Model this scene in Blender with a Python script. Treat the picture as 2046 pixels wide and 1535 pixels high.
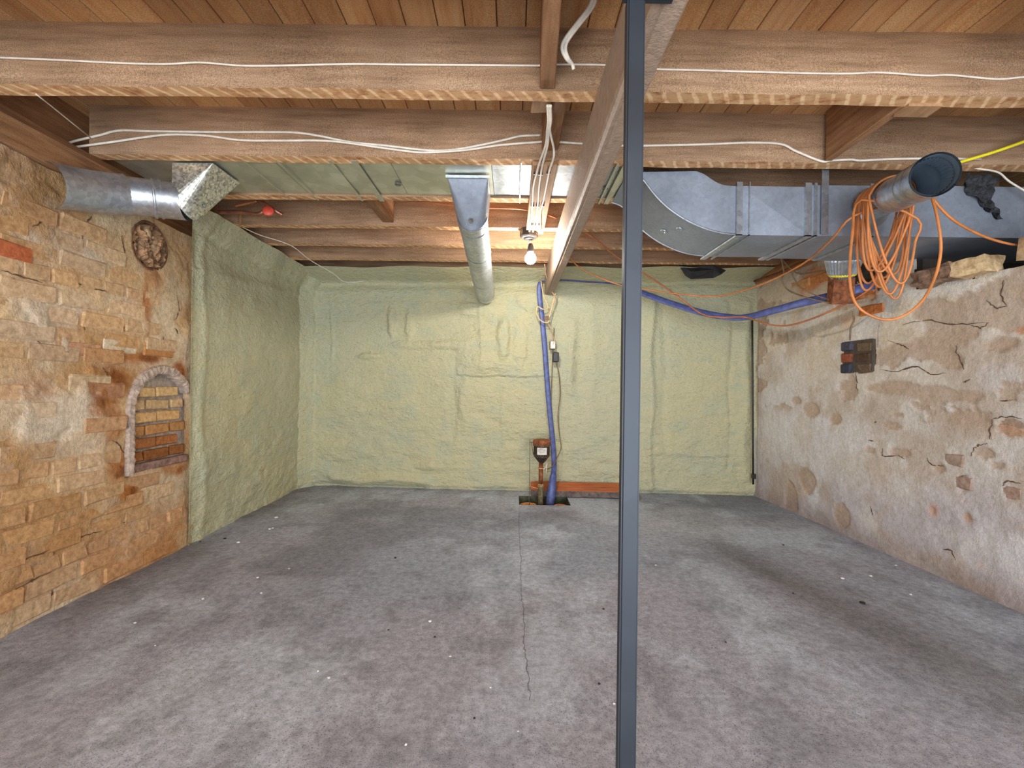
import bpy, bmesh, math, random
import numpy as np
from mathutils import Vector, Matrix
random.seed(7)
RNG = np.random.RandomState(11)
C = bpy.context.scene.collection
sc = bpy.context.scene
for o in list(bpy.data.objects): bpy.data.objects.remove(o)

# ------------------------------------------------------------------ camera
F = 909.0; ROLL = 0.0125; CZ = 0.90
cam = bpy.data.objects.new('camera', bpy.data.cameras.new('camera'))
C.objects.link(cam); sc.camera = cam
cam.data.sensor_width = 36; cam.data.lens = 36*F/2046; cam.data.clip_start = 0.02
cs, sn = math.cos(ROLL), math.sin(ROLL)
cam.matrix_world = Matrix(((cs, -sn, 0, 0), (0, 0, -1, 0), (sn, cs, 0, CZ), (0, 0, 0, 1)))
# ------------------------------------------------------------------ world (daylight entering from the open rear of the cellar)
w = bpy.data.worlds.new('world'); sc.world = w; w.use_nodes = True
bg = w.node_tree.nodes['Background']
bg.inputs[0].default_value = (0.88, 0.93, 1.0, 1); bg.inputs[1].default_value = 1.0
# unseen lights behind the camera: daylight fill, and upward fill added for the ceiling
def area(name, loc, rot, sx, sy, power, col):
    l = bpy.data.lights.new(name, 'AREA'); l.shape = 'RECTANGLE'; l.size = sx; l.size_y = sy
    l.energy = power; l.color = col
    o = bpy.data.objects.new(name, l); C.objects.link(o); o.location = loc; o.rotation_euler = rot
    return o
area('daylight_rear', (0.1, -2.3, 0.85), (math.radians(104), 0, 0), 3.6, 1.4, 165, (0.78, 0.88, 1.0))
area('ceiling_fill_rear', (0.1, -1.1, 0.12), (math.radians(150), 0, 0), 3.0, 1.3, 75, (0.84, 0.92, 1.0))
BULB_POWER = 31.0
sc.view_settings.view_transform = 'Standard'; sc.view_settings.look = 'None'
sc.view_settings.gamma = 1; sc.view_settings.use_curve_mapping = False
sc.view_settings.exposure = 0.2

# ------------------------------------------------------------------ helpers
def uv(px, py):
    dx, dy = px-1023.0, 767.5-py
    return (dx*cs-dy*sn)/F, (dx*sn+dy*cs)/F
def P(px, py, d):                     # point seen at px,py at distance d down the room
    u, v = uv(px, py); return Vector((u*d, d, CZ+v*d))
def PF(px, py, z=0.0):                # ... on the horizontal plane z
    u, v = uv(px, py); d = (z-CZ)/v; return Vector((u*d, d, z))
def XL(y): return -1.751-0.0219*(y-1.565)
def XR(y): return 2.074-0.0314*(y-1.833)
def YB(x): return 3.943-0.0438*(x+1.803)
def WL(px, py):
    u, v = uv(px, py); d = (-1.751+0.0219*1.565)/(u+0.0219); return d, CZ+v*d
def WR(px, py):
    u, v = uv(px, py); d = (2.074+0.0314*1.833)/(u+0.0314); return d, CZ+v*d
def WB(px, py):
    u, v = uv(px, py); d = (3.943-0.0438*1.803)/(1+0.0438*u); return u*d, CZ+v*d
def lin(c):
    c = np.asarray(c, float)/255.0
    return np.where(c <= 0.04045, c/12.92, ((c+0.055)/1.055)**2.4)
def L4(c): r = lin(c); return (float(r[0]), float(r[1]), float(r[2]), 1.0)
def lattice(ix, iy, seed):
    n = (ix.astype(np.int64)*374761393 + iy.astype(np.int64)*668265263 + seed*1442695041) & 0x7fffffff
    n = ((n ^ (n >> 13))*1274126177) & 0x7fffffff
    n = n ^ (n >> 16)
    return (n & 0xffff)/65535.0
def vnoise(x, y, seed=0):
    ix, iy = np.floor(x), np.floor(y); fx, fy = x-ix, y-iy
    fx = fx*fx*(3-2*fx); fy = fy*fy*(3-2*fy)
    a = lattice(ix, iy, seed); b = lattice(ix+1, iy, seed); c = lattice(ix, iy+1, seed); d = lattice(ix+1, iy+1, seed)
    return (a*(1-fx)+b*fx)*(1-fy)+(c*(1-fx)+d*fx)*fy
def fbm(x, y, oct=4, seed=0, gain=0.5):
    s = 0; a = 1; t = 0
    for k in range(oct):
        s = s+a*vnoise(x*2**k+k*17.3, y*2**k-k*9.1, seed+k*7); t += a; a *= gain
    return s/t
def sm(a, b, x): t = np.clip((x-a)/(b-a), 0, 1); return t*t*(3-2*t)
def mixc(c, d, m):
    m = np.asarray(m)[..., None]; return c*(1-m)+np.asarray(d)*m
def tag(o, label=None, cat=None, group=None, kind=None):
    if label: o['label'] = label
    if cat: o['category'] = cat
    if group: o['group'] = group
    if kind: o['kind'] = kind
    return o
def link(name, me, mat, parent=None, smooth=False):
    o = bpy.data.objects.new(name, me); C.objects.link(o)
    if mat is not None and len(me.materials) == 0:
        for m in (mat if isinstance(mat, (list, tuple)) else [mat]): me.materials.append(m)
    if smooth:
        me.polygons.foreach_set('use_smooth', [True]*len(me.polygons))
    if parent: o.parent = parent; o.matrix_parent_inverse = parent.matrix_world.inverted() if parent.type != 'EMPTY' else Matrix.Translation(-parent.location)
    return o
def empty(name, loc, label, cat, group=None):
    o = bpy.data.objects.new(name, None); C.objects.link(o); o.location = loc; o.empty_display_size = 0.05
    return tag(o, label, cat, group)
def bobj(name, bm, mat, parent=None, smooth=False):
    me = bpy.data.meshes.new(name); bmesh.ops.recalc_face_normals(bm, faces=bm.faces[:]); bm.to_mesh(me); bm.free()
    return link(name, me, mat, parent, smooth)
def add_box(bm, x0, x1, y0, y1, z0, z1, mi=0, jit=0):
    vs = [bm.verts.new((x+random.uniform(-jit, jit), y+random.uniform(-jit, jit), z+random.uniform(-jit, jit))) for x in (x0, x1) for y in (y0, y1) for z in (z0, z1)]
    fs = [(0, 1, 3, 2), (4, 6, 7, 5), (0, 4, 5, 1), (2, 3, 7, 6), (0, 2, 6, 4), (1, 5, 7, 3)]
    r = []
    for k, f in enumerate(fs):
        fc = bm.faces.new([vs[i] for i in f]); fc.material_index = mi; r.append(fc)
    return vs, r
def box(name, x0, x1, y0, y1, z0, z1, mat, parent=None, bev=0.003, jit=0):
    bm = bmesh.new(); add_box(bm, x0, x1, y0, y1, z0, z1, 0, jit)
    if bev: bmesh.ops.bevel(bm, geom=bm.edges[:], offset=bev, segments=1, affect='EDGES')
    return bobj(name, bm, mat, parent)
def xform(bm, M): bmesh.ops.transform(bm, matrix=M, verts=bm.verts[:])
def frame_from(axis, up=(0, 0, 1)):
    a = Vector(axis).normalized(); u = Vector(up)
    s = a.cross(u)
    if s.length < 1e-4: s = a.cross(Vector((1, 0, 0)))
    s.normalize(); u = s.cross(a); return s, u, a
def catmull(pts, n=8):
    pts = [Vector(p) for p in pts]
    Q = [pts[0]*2-pts[1]]+pts+[pts[-1]*2-pts[-2]]; out = []
    for i in range(1, len(Q)-2):
        p0, p1, p2, p3 = Q[i-1:i+3]
        for k in range(n):
            t = k/n
            out.append(0.5*((2*p1)+(p2-p0)*t+(2*p0-5*p1+4*p2-p3)*t*t+(3*p1-p0-3*p2+p3)*t**3))
    out.append(pts[-1]); return out
def sweep(bm, path, prof, closed_prof=True, cap=True, up=(0, 0, 1), twist=None):
    """prof: list of (s,u) or function(i)->list ; swept with parallel transport"""
    n = len(path); rings = []
    t0 = (path[1]-path[0]).normalized(); s, u, a = frame_from(t0, up)
    prev = t0
    for i in range(n):
        t = (path[min(i+1, n-1)]-path[max(i-1, 0)])
        t = t.normalized() if t.length > 1e-9 else prev
        q = prev.rotation_difference(t); s = q @ s; u = q @ u; prev = t
        pr = prof(i) if callable(prof) else prof
        ss, uu = s, u
        if twist:
            w_ = twist(i); ss = s*math.cos(w_)+u*math.sin(w_); uu = u*math.cos(w_)-s*math.sin(w_)
        rings.append([bm.verts.new(path[i]+ss*p[0]+uu*p[1]) for p in pr])
    m = len(rings[0])
    for i in range(n-1):
        for k in range(m if closed_prof else m-1):
            bm.faces.new((rings[i][k], rings[i][(k+1) % m], rings[i+1][(k+1) % m], rings[i+1][k]))
    if cap and closed_prof: bm.faces.new(rings[0][::-1]); bm.faces.new(rings[-1])
    return rings
def circ(r, n=8): return [(r*math.cos(2*math.pi*k/n), r*math.sin(2*math.pi*k/n)) for k in range(n)]
def tube(name, pts, r, mat, parent=None, seg=6, n=8, smooth=True):
    bm = bmesh.new(); sweep(bm, catmull(pts, n) if n > 1 else [Vector(p) for p in pts], circ(r, seg))
    return bobj(name, bm, mat, parent, smooth)
def lathe(bm, prof, n=24, M=None, close=False):
    rings = []
    for (r, z) in prof:
        rings.append([bm.verts.new((r*math.cos(2*math.pi*k/n), r*math.sin(2*math.pi*k/n), z)) for k in range(n)])
    for i in range(len(rings)-1):
        for k in range(n):
            bm.faces.new((rings[i][k], rings[i][(k+1) % n], rings[i+1][(k+1) % n], rings[i+1][k]))
    if close: bm.faces.new(rings[0][::-1]); bm.faces.new(rings[-1])
    if M is not None: bmesh.ops.transform(bm, matrix=M, verts=[v for r in rings for v in r])
    return rings
def Mdir(loc, axis, up=(0, 0, 1)):
    s, u, a = frame_from(axis, up)
    return Matrix(((s.x, u.x, a.x, loc[0]), (s.y, u.y, a.y, loc[1]), (s.z, u.z, a.z, loc[2]), (0, 0, 0, 1)))
def grid_mesh(name, P3, cols, keep=None, flip=False):
    """P3: (ny,nx,3) array, cols same shape linear colour"""
    ny, nx = P3.shape[:2]
    idx = np.arange(ny*nx).reshape(ny, nx)
    q = np.stack([idx[:-1, :-1], idx[:-1, 1:], idx[1:, 1:], idx[1:, :-1]], -1)
    if flip: q = q[..., ::-1]
    if keep is not None: q = q[keep]
    q = q.reshape(-1, 4)
    me = bpy.data.meshes.new(name)
    me.vertices.add(ny*nx); me.vertices.foreach_set('co', P3.reshape(-1).astype(np.float32))
    me.loops.add(q.size); me.loops.foreach_set('vertex_index', q.reshape(-1).astype(np.int32))
    me.polygons.add(len(q)); me.polygons.foreach_set('loop_start', (np.arange(len(q))*4).astype(np.int32))
    me.polygons.foreach_set('use_smooth', np.ones(len(q), bool))
    me.update(calc_edges=True)
    at = me.color_attributes.new('Col', 'FLOAT_COLOR', 'POINT')
    c4 = np.ones((ny*nx, 4), np.float32); c4[:, :3] = np.clip(cols.reshape(-1, 3), 0, 0.95)
    at.data.foreach_set('color', c4.reshape(-1))
    return me

# ------------------------------------------------------------------ materials
def newmat(name):
    m = bpy.data.materials.new(name); m.use_nodes = True; nt = m.node_tree
    return m, nt, nt.nodes['Principled BSDF']
def noise_node(nt, scale, detail=4, rough=0.6, mapscale=(1, 1, 1), obj=False):
    if obj: src = nt.nodes.new('ShaderNodeTexCoord').outputs['Object']
    else: src = nt.nodes.new('ShaderNodeNewGeometry').outputs['Position']
    mp = nt.nodes.new('ShaderNodeMapping'); mp.inputs['Scale'].default_value = mapscale
    nt.links.new(src, mp.inputs[0])
    n = nt.nodes.new('ShaderNodeTexNoise'); n.inputs['Scale'].default_value = scale
    n.inputs['Detail'].default_value = detail; n.inputs['Roughness'].default_value = rough
    nt.links.new(mp.outputs[0], n.inputs['Vector']); return n
def ramp(nt, fac, stops):
    r = nt.nodes.new('ShaderNodeValToRGB'); e = r.color_ramp.elements
    while len(e) < len(stops): e.new(0.5)
    for k, (p, c) in enumerate(stops): e[k].position = p; e[k].color = L4(c)
    nt.links.new(fac, r.inputs[0]); return r.outputs[0]
def mixn(nt, a, b, fac, mode='MIX'):
    m = nt.nodes.new('ShaderNodeMix'); m.data_type = 'RGBA'; m.blend_type = mode
    if isinstance(fac, float): m.inputs[0].default_value = fac
    else: nt.links.new(fac, m.inputs[0])
    for i, s in ((6, a), (7, b)):
        if isinstance(s, tuple): m.inputs[i].default_value = s
        else: nt.links.new(s, m.inputs[i])
    return m.outputs[2]
def bump(nt, bs, h, strength, dist=0.01, prev=None):
    b = nt.nodes.new('ShaderNodeBump'); b.inputs['Strength'].default_value = strength; b.inputs['Distance'].default_value = dist
    nt.links.new(h, b.inputs['Height'])
    if prev: nt.links.new(prev, b.inputs['Normal'])
    nt.links.new(b.outputs[0], bs.inputs['Normal']); return b.outputs[0]
def simple(name, c, rough=0.6, metal=0.0, var=0.15, scale=30, bumps=0.0, bscale=120, mapscale=(1, 1, 1)):
    m, nt, bs = newmat(name)
    c = np.array(c, float); lo = tuple(np.clip(c*(1-var), 0, 255)); hi = tuple(np.clip(c*(1+var), 0, 255))
    n = noise_node(nt, scale, 4, 0.6, mapscale)
    nt.links.new(ramp(nt, n.outputs[0], [(0.3, lo), (0.7, hi)]), bs.inputs['Base Color'])
    bs.inputs['Roughness'].default_value = rough; bs.inputs['Metallic'].default_value = metal
    if bumps: bump(nt, bs, noise_node(nt, bscale, 5).outputs[0], bumps, 0.004)
    return m
def vcmat(name, rough=0.9, grain=(90, 0.25), b1=(60, 0.5, 0.006), b2=(300, 0.4, 0.002), mapscale=(1, 1, 1), spec=0.3, speck=0.0):
    m, nt, bs = newmat(name)
    a = nt.nodes.new('ShaderNodeVertexColor'); a.layer_name = 'Col'
    n = noise_node(nt, grain[0], 6, 0.75)
    g = ramp(nt, n.outputs[0], [(0.3, (170, 170, 170)), (0.7, (255, 255, 255))])
    g2 = mixn(nt, (1, 1, 1, 1), g, float(grain[1]))
    sc2 = mixn(nt, a.outputs[0], g2, 1.0, 'MULTIPLY')
    if speck:
        s1 = noise_node(nt, 330, 2, 0.5); sc2 = mixn(nt, sc2, ramp(nt, s1.outputs[0], [(0.30, (120, 116, 112)), (0.44, (255, 255, 255))]), float(speck), 'MULTIPLY')
        s2 = noise_node(nt, 16, 8, 0.8, (1, 0.6, 1)); sc2 = mixn(nt, sc2, ramp(nt, s2.outputs[0], [(0.35, (218, 216, 214)), (0.6, (255, 255, 255))]), float(speck)*0.8, 'MULTIPLY')
    nt.links.new(sc2, bs.inputs['Base Color'])
    bs.inputs['Roughness'].default_value = rough; bs.inputs['Specular IOR Level'].default_value = spec
    p = bump(nt, bs, noise_node(nt, b1[0], 5, 0.6, mapscale).outputs[0], b1[1], b1[2])
    bump(nt, bs, noise_node(nt, b2[0], 3, 0.6).outputs[0], b2[1], b2[2], p)
    return m
def wood(name, stops, mapscale, scale=3.0, rough=0.85, rnd=0.25, bstr=0.3, speck=0.3):
    m, nt, bs = newmat(name)
    n = noise_node(nt, scale, 6, 0.65, mapscale)
    col = ramp(nt, n.outputs[0], stops)
    n2 = noise_node(nt, 1.7, 3, 0.6)
    col = mixn(nt, col, ramp(nt, n2.outputs[0], [(0.35, (150, 140, 130)), (0.65, (255, 250, 245))]), 0.5, 'MULTIPLY')
    n3 = noise_node(nt, 420, 2, 0.6)
    col = mixn(nt, col, ramp(nt, n3.outputs[0], [(0.35, (140, 140, 140)), (0.65, (255, 255, 255))]), float(speck), 'MULTIPLY')
    oi = nt.nodes.new('ShaderNodeObjectInfo')
    r = ramp(nt, oi.outputs['Random'], [(0.0, (190, 160, 140)), (0.5, (255, 240, 225)), (1.0, (215, 205, 215))])
    col = mixn(nt, col, r, float(rnd), 'MULTIPLY')
    nt.links.new(col, bs.inputs['Base Color']); bs.inputs['Roughness'].default_value = rough
    bump(nt, bs, n.outputs[0], bstr, 0.003)
    return m
def metal(name, c, rough=0.35, met=0.85, spangle=40, var=0.12):
    m, nt, bs = newmat(name)
    v = nt.nodes.new('ShaderNodeTexVoronoi'); v.inputs['Scale'].default_value = spangle
    nt.links.new(nt.nodes.new('ShaderNodeNewGeometry').outputs['Position'], v.inputs['Vector'])
    sep = nt.nodes.new('ShaderNodeSeparateColor'); nt.links.new(v.outputs['Color'], sep.inputs[0])
    c = np.array(c, float)
    col = ramp(nt, sep.outputs[0], [(0.0, tuple(c*(1-var))), (1.0, tuple(np.clip(c*(1+var), 0, 255)))])
    n = noise_node(nt, 4, 5, 0.6)
    col = mixn(nt, col, ramp(nt, n.outputs[0], [(0.35, (190, 190, 190)), (0.7, (255, 255, 255))]), 0.6, 'MULTIPLY')
    nt.links.new(col, bs.inputs['Base Color'])
    mr = nt.nodes.new('ShaderNodeMapRange'); mr.inputs[3].default_value = rough-0.08; mr.inputs[4].default_value = rough+0.14
    nt.links.new(n.outputs[0], mr.inputs[0]); nt.links.new(mr.outputs[0], bs.inputs['Roughness'])
    bs.inputs['Metallic'].default_value = met
    bump(nt, bs, noise_node(nt, 7, 2).outputs[0], 0.15, 0.01)
    return m

M_floor = vcmat('concrete', 0.85, (38, 0.85), (9, 0.15, 0.012), (220, 0.35, 0.002), spec=0.25, speck=0.8)
M_plL = vcmat('left_plaster', 0.95, (50, 0.75), (25, 0.6, 0.014), (120, 0.6, 0.005), spec=0.15)
M_plR = vcmat('right_plaster', 0.95, (55, 0.55), (18, 0.6, 0.014), (130, 0.5, 0.004), spec=0.15)
M_foam = vcmat('spray_foam', 0.7, (40, 0.22), (24, 0.85, 0.024), (80, 0.75, 0.010), (1, 1, 1.9), spec=0.3)
def brickmat(name):
    m, nt, bs = newmat(name)
    oi = nt.nodes.new('ShaderNodeObjectInfo')
    n = noise_node(nt, 45, 6, 0.7)
    col = mixn(nt, oi.outputs['Color'], ramp(nt, n.outputs[0], [(0.3, (175, 160, 145)), (0.65, (255, 255, 255))]), 0.8, 'MULTIPLY')
    n2 = noise_node(nt, 14, 4, 0.6)
    nt.links.new(col, bs.inputs['Base Color']); bs.inputs['Roughness'].default_value = 0.95
    bs.inputs['Specular IOR Level'].default_value = 0.15
    p = bump(nt, bs, n2.outputs[0], 0.5, 0.012); bump(nt, bs, n.outputs[0], 0.6, 0.005, p)
    return m
M_brick = brickmat('old_brick')
M_joist = wood('joist_wood', [(0.25, (164, 128, 94)), (0.5, (206, 166, 128)), (0.75, (228, 192, 154))], (1.2, 14, 14), 3, speck=0.85)
M_plank = wood('plank_wood', [(0.25, (224, 160, 104)), (0.5, (252, 200, 138)), (0.75, (254, 218, 164))], (14, 1.2, 14), 2.5, rnd=0.55, speck=0.7)
def lathed():
    m, nt, bs = newmat('joist_underside')
    geo = nt.nodes.new('ShaderNodeNewGeometry')
    mp = nt.nodes.new('ShaderNodeMapping'); mp.inputs['Rotation'].default_value = (0, 0, 0.5)
    nt.links.new(geo.outputs['Position'], mp.inputs[0])
    wv = nt.nodes.new('ShaderNodeTexWave'); wv.inputs['Scale'].default_value = 7.2; wv.inputs['Distortion'].default_value = 1.2
    wv.inputs['Detail'].default_value = 2; wv.inputs['Detail Scale'].default_value = 3
    nt.links.new(mp.outputs[0], wv.inputs['Vector'])
    n = noise_node(nt, 30, 5, 0.7, (0.6, 1, 1))
    a = ramp(nt, n.outputs[0], [(0.32, (180, 122, 80)), (0.5, (236, 192, 142)), (0.7, (246, 214, 172))])
    b = ramp(nt, wv.outputs[0], [(0.72, (205, 185, 160)), (0.93, (255, 255, 255))])
    nt.links.new(mixn(nt, a, b, 0.75, 'MULTIPLY'), bs.inputs['Base Color']); bs.inputs['Roughness'].default_value = 0.9
    bump(nt, bs, n.outputs[0], 0.4, 0.004); return m
M_under = lathed()
M_sill = wood('sill_wood', [(0.25, (120, 80, 50)), (0.5, (178, 128, 84)), (0.75, (206, 160, 114))], (12, 1.2, 14), 3, speck=0.5)
M_pale = wood('pale_board', [(0.25, (150, 108, 72)), (0.5, (186, 144, 102)), (0.75, (206, 168, 126))], (10, 1.2, 10), 3, rnd=0.1)
M_red = wood('reddish_board', [(0.25, (160, 84, 44)), (0.5, (214, 122, 72)), (0.75, (232, 150, 96))], (1.2, 14, 14), 3)
M_galv = metal('galvanised', (200, 206, 212), 0.36, 0.85, 60, 0.07)
M_galvd = metal('galvanised_duct', (164, 171, 182), 0.45, 0.5, 70, 0.03)
M_inside = simple('pipe_inside_zinc', (140, 158, 172), 0.5, 0.3, 0.05)
M_pan = metal('sheet_pan', (214, 214, 196), 0.34, 0.8, 20, 0.04)
M_spangle = metal('spangled_zinc', (206, 204, 190), 0.42, 0.75, 110, 0.2)
M_post = metal('blued_steel', (54, 59, 66), 0.5, 0.4, 3, 0.05)
M_posts = metal('bare_steel_edge', (190, 195, 200), 0.35, 0.85, 3, 0.05)
M_beam = simple('painted_rusty_steel', (158, 134, 114), 0.6, 0.0, 0.08, 40, 0.9, 110)
M_white = simple('cable_sheath', (226, 214, 196), 0.6, 0, 0.06)
M_dirty = simple('old_cord', (120, 98, 74), 0.7, 0, 0.15)
M_orange = simple('orange_cord', (198, 122, 64), 0.5, 0, 0.12, 12)
M_orange2 = simple('brown_orange_cord', (176, 104, 62), 0.55, 0, 0.15, 12)
M_tan = simple('cream_cord', (226, 190, 134), 0.5, 0, 0.1, 12)
M_blue = simple('blue_layflat', (72, 82, 132), 0.45, 0, 0.2, 30, 0.3, 60)
M_yellow = simple('yellow_line', (236, 214, 40), 0.5, 0, 0.06)
M_black = simple('black_plastic', (38, 36, 36), 0.5, 0, 0.3)
M_rag = simple('dark_rag', (70, 70, 72), 0.95, 0, 0.4, 60, 0.6)
M_rust = simple('rusty_iron', (122, 72, 42), 0.75, 0.3, 0.4, 40, 0.5, 90)
M_pumpm = simple('pump_black', (58, 46, 38), 0.6, 0.3, 0.4, 60, 0.4, 90)
M_sludge = simple('stained_column', (128, 116, 84), 0.8, 0.1, 0.3, 60, 0.4)
M_plate = simple('nameplate', (216, 208, 196), 0.5, 0, 0.08)
M_ink = simple('nameplate_print', (60, 54, 50), 0.6)
M_clay = simple('clay_rim', (196, 130, 78), 0.85, 0, 0.2, 40, 0.4)
M_pit = simple('pit_wall', (66, 70, 52), 0.9, 0, 0.4, 20, 0.5)
M_dark = simple('dark_recess', (62, 54, 46), 0.95, 0, 0.3, 12, 0.6, 40)
M_cement = simple('cement_frame', (170, 150, 134), 0.95, 0, 0.2, 40, 0.9, 60)
M_mortar = simple('grey_mortar', (150, 136, 122), 0.95, 0, 0.2, 40, 0.7, 80)
M_stuff = simple('brown_wadding', (142, 108, 78), 0.9, 0, 0.4, 26, 0.8, 60)
M_red2 = simple('red_handle', (196, 70, 50), 0.5)
M_chipw = simple('white_chip', (226, 224, 220), 0.8); M_chipd = simple('dark_chip', (46, 42, 40), 0.9)
M_porc = simple('socket_black', (52, 48, 46), 0.45, 0.1)
M_steelrod = simple('dull_rod', (120, 104, 86), 0.6, 0.5)
m, nt, bs = newmat('lit_bulb'); M_bulb = m
bs.inputs['Base Color'].default_value = (1, 1, 1, 1); bs.inputs['Emission Color'].default_value = (1.0, 0.94, 0.86, 1)
BR = 0.034
bs.inputs['Emission Strength'].default_value = BULB_POWER/(4*math.pi*BR*BR*math.pi)

# ================================================================== FLOOR
pit = (0.065, 0.45, 3.39, 3.66)
xs = np.unique(np.concatenate([np.linspace(-2.2, 3.2, 280), [pit[0], pit[1]]]))
ys = np.unique(np.concatenate([np.linspace(-3.0, 4.3, 380), [pit[2], pit[3]]]))
X, Y = np.meshgrid(xs, ys)
dp = np.maximum(np.maximum(pit[0]-X, X-pit[1]), np.maximum(pit[2]-Y, Y-pit[3]))
Z = (fbm(X*1.3, Y*1.3, 3, 5)-0.5)*0.012*sm(0.0, 0.3, dp)-0.0005
Z = np.where(dp <= 0.001, 0, Z)
n1 = fbm(X*1.1+3, Y*1.6, 5, 1); n2 = fbm(X*3.2, Y*2.2+9, 5, 2); n3 = fbm(X*9, Y*7, 4, 3); n4 = fbm(X*0.7-5, Y*0.8, 3, 4)
col = np.ones(X.shape+(3,))*lin((176, 181, 193))
col = mixc(col, lin((188, 187, 197)), sm(0.45, 0.62, n4))
col = mixc(col, lin((148, 149, 158)), 0.75*sm(0.5, 0.66, n1))
col = mixc(col, lin((212, 219, 230)), 0.7*sm(0.54, 0.72, n2))
col = mixc(col, lin((138, 138, 144)), 0.4*sm(0.55, 0.72, n3))
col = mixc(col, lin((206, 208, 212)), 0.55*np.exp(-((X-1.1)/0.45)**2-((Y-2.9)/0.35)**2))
col = mixc(col, lin((112, 106, 100)), 0.6*np.exp(-((X-1.32+0.25*(Y-2))/0.16)**2)*sm(0.35, 0.6, fbm(X*3, Y*2, 3, 21))*sm(3.2, 2.4, Y))
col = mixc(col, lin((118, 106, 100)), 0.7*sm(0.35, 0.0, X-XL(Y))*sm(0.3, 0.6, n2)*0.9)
# hairline joint running from the sump corner towards the photographer
jx = 0.066+0.006*(fbm(X*0+3, Y*5, 3, 9)-0.5)+0*X
wander = 0.07+0.012*np.sin(Y*9)+0.01*(fbm(Y*7, Y*0+2, 3, 8)-0.5)
col = mixc(col, lin((110, 104, 98)), 0.0*X)
keep = ~((xs[None, :-1] >= pit[0]-1e-6) & (xs[None, 1:] <= pit[1]+1e-6) & (ys[:-1, None] >= pit[2]-1e-6) & (ys[1:, None] <= pit[3]+1e-6))
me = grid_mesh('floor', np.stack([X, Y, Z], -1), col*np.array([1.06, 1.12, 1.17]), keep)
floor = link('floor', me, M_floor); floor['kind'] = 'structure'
bm = bmesh.new()
x0, x1, y0, y1 = pit; dz = -0.42
vt = [bm.verts.new(p) for p in ((x0, y0, 0), (x1, y0, 0), (x1, y1, 0), (x0, y1, 0))]
vb = [bm.verts.new((p.co.x, p.co.y, dz)) for p in vt]
for k in range(4): bm.faces.new((vt[k], vt[(k+1) % 4], vb[(k+1) % 4], vb[k]))
bm.faces.new(vb)
bobj('sump_pit', bm, M_pit, floor)
def crack(pts, wd, parent):
    pts = [PF(*p) for p in pts]; path = catmull(pts, 14); bm = bmesh.new(); pv = None
    for i, p in enumerate(path):
        t = (path[min(i+1, len(path)-1)]-path[max(i-1, 0)]).normalized(); s = Vector((t.y, -t.x, 0))
        p = p+s*random.uniform(-0.004, 0.004); ww = wd*random.uniform(0.3, 1.3)
        z = (float(fbm(np.array([p.x*1.3]), np.array([p.y*1.3]), 3, 5)[0])-0.5)*0.012+0.0012
        cur = [bm.verts.new((p.x-s.x*ww, p.y-s.y*ww, z)), bm.verts.new((p.x, p.y, z-0.004)), bm.verts.new((p.x+s.x*ww, p.y+s.y*ww, z))]
        if pv: bm.faces.new((pv[0], pv[1], cur[1], cur[0])); bm.faces.new((pv[1], pv[2], cur[2], cur[1]))
        pv = cur
    o = bobj('crack', bm, M_mortar2, parent); return o
M_mortar2 = simple('crack_dirt', (128, 124, 122), 0.95, 0, 0.2)
crack([(1037, 1013), (1037, 1060), (1041, 1120), (1040, 1170), (1047, 1230), (1046, 1280), (1053, 1330), (1060, 1400)], 0.0009, floor)


# ================================================================== LEFT WALL (brick under worn parging, then spray foam)
FOAMY = WL(371, 800)[0]
arch_c = WL(318, 840); arch_l = WL(252, 850)
def s_of(px, py): return WL(px, py)
def spots(A, B, lst, seed, amp=0.5):
    m = np.zeros_like(A); nz = fbm(A*9, B*9, 4, seed)
    for (ca, cb, ra, rb, st) in lst:
        q = np.sqrt(((A-ca)/ra)**2+((B-cb)/rb)**2)
        m = np.maximum(m, st*sm(1.25, 0.45, q+(nz-0.5)*2*amp))
    return m
def pxspots(W, lst):      # (px,py,half width px,half height px,strength)
    out = []
    for (px, py, rx, ry, st) in lst:
        a, b = W(px, py); a1, _ = W(px+rx, py); _, b1 = W(px, py-ry)
        out.append((a, b, abs(a1-a), abs(b1-b), st))
    return out
rustL = pxspots(WL, [(215, 790, 32, 55, 0.85), (235, 760, 30, 30, .8), (225, 850, 25, 50, .7), (240, 930, 40, 40, .85), (250, 985, 22, 20, 1), (300, 715, 60, 16, .9),
                     (355, 740, 18, 22, .9), (300, 880, 40, 22, .8), (345, 880, 30, 60, .6), (288, 590, 8, 60, .85), (294, 660, 5, 110, .6), (300, 560, 22, 30, .5), (350, 930, 30, 20, .8),
                     (120, 690, 8, 10, .5), (180, 740, 14, 10, .4), (60, 780, 60, 20, .3)])
whiteL = pxspots(WL, [(150, 500, 90, 45, .6), (110, 640, 80, 60, .6), (110, 830, 90, 60, .7), (30, 820, 60, 60, .4), (240, 600, 40, 40, .4), (150, 900, 60, 60, .4), (60, 470, 50, 30, .5)])
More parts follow.
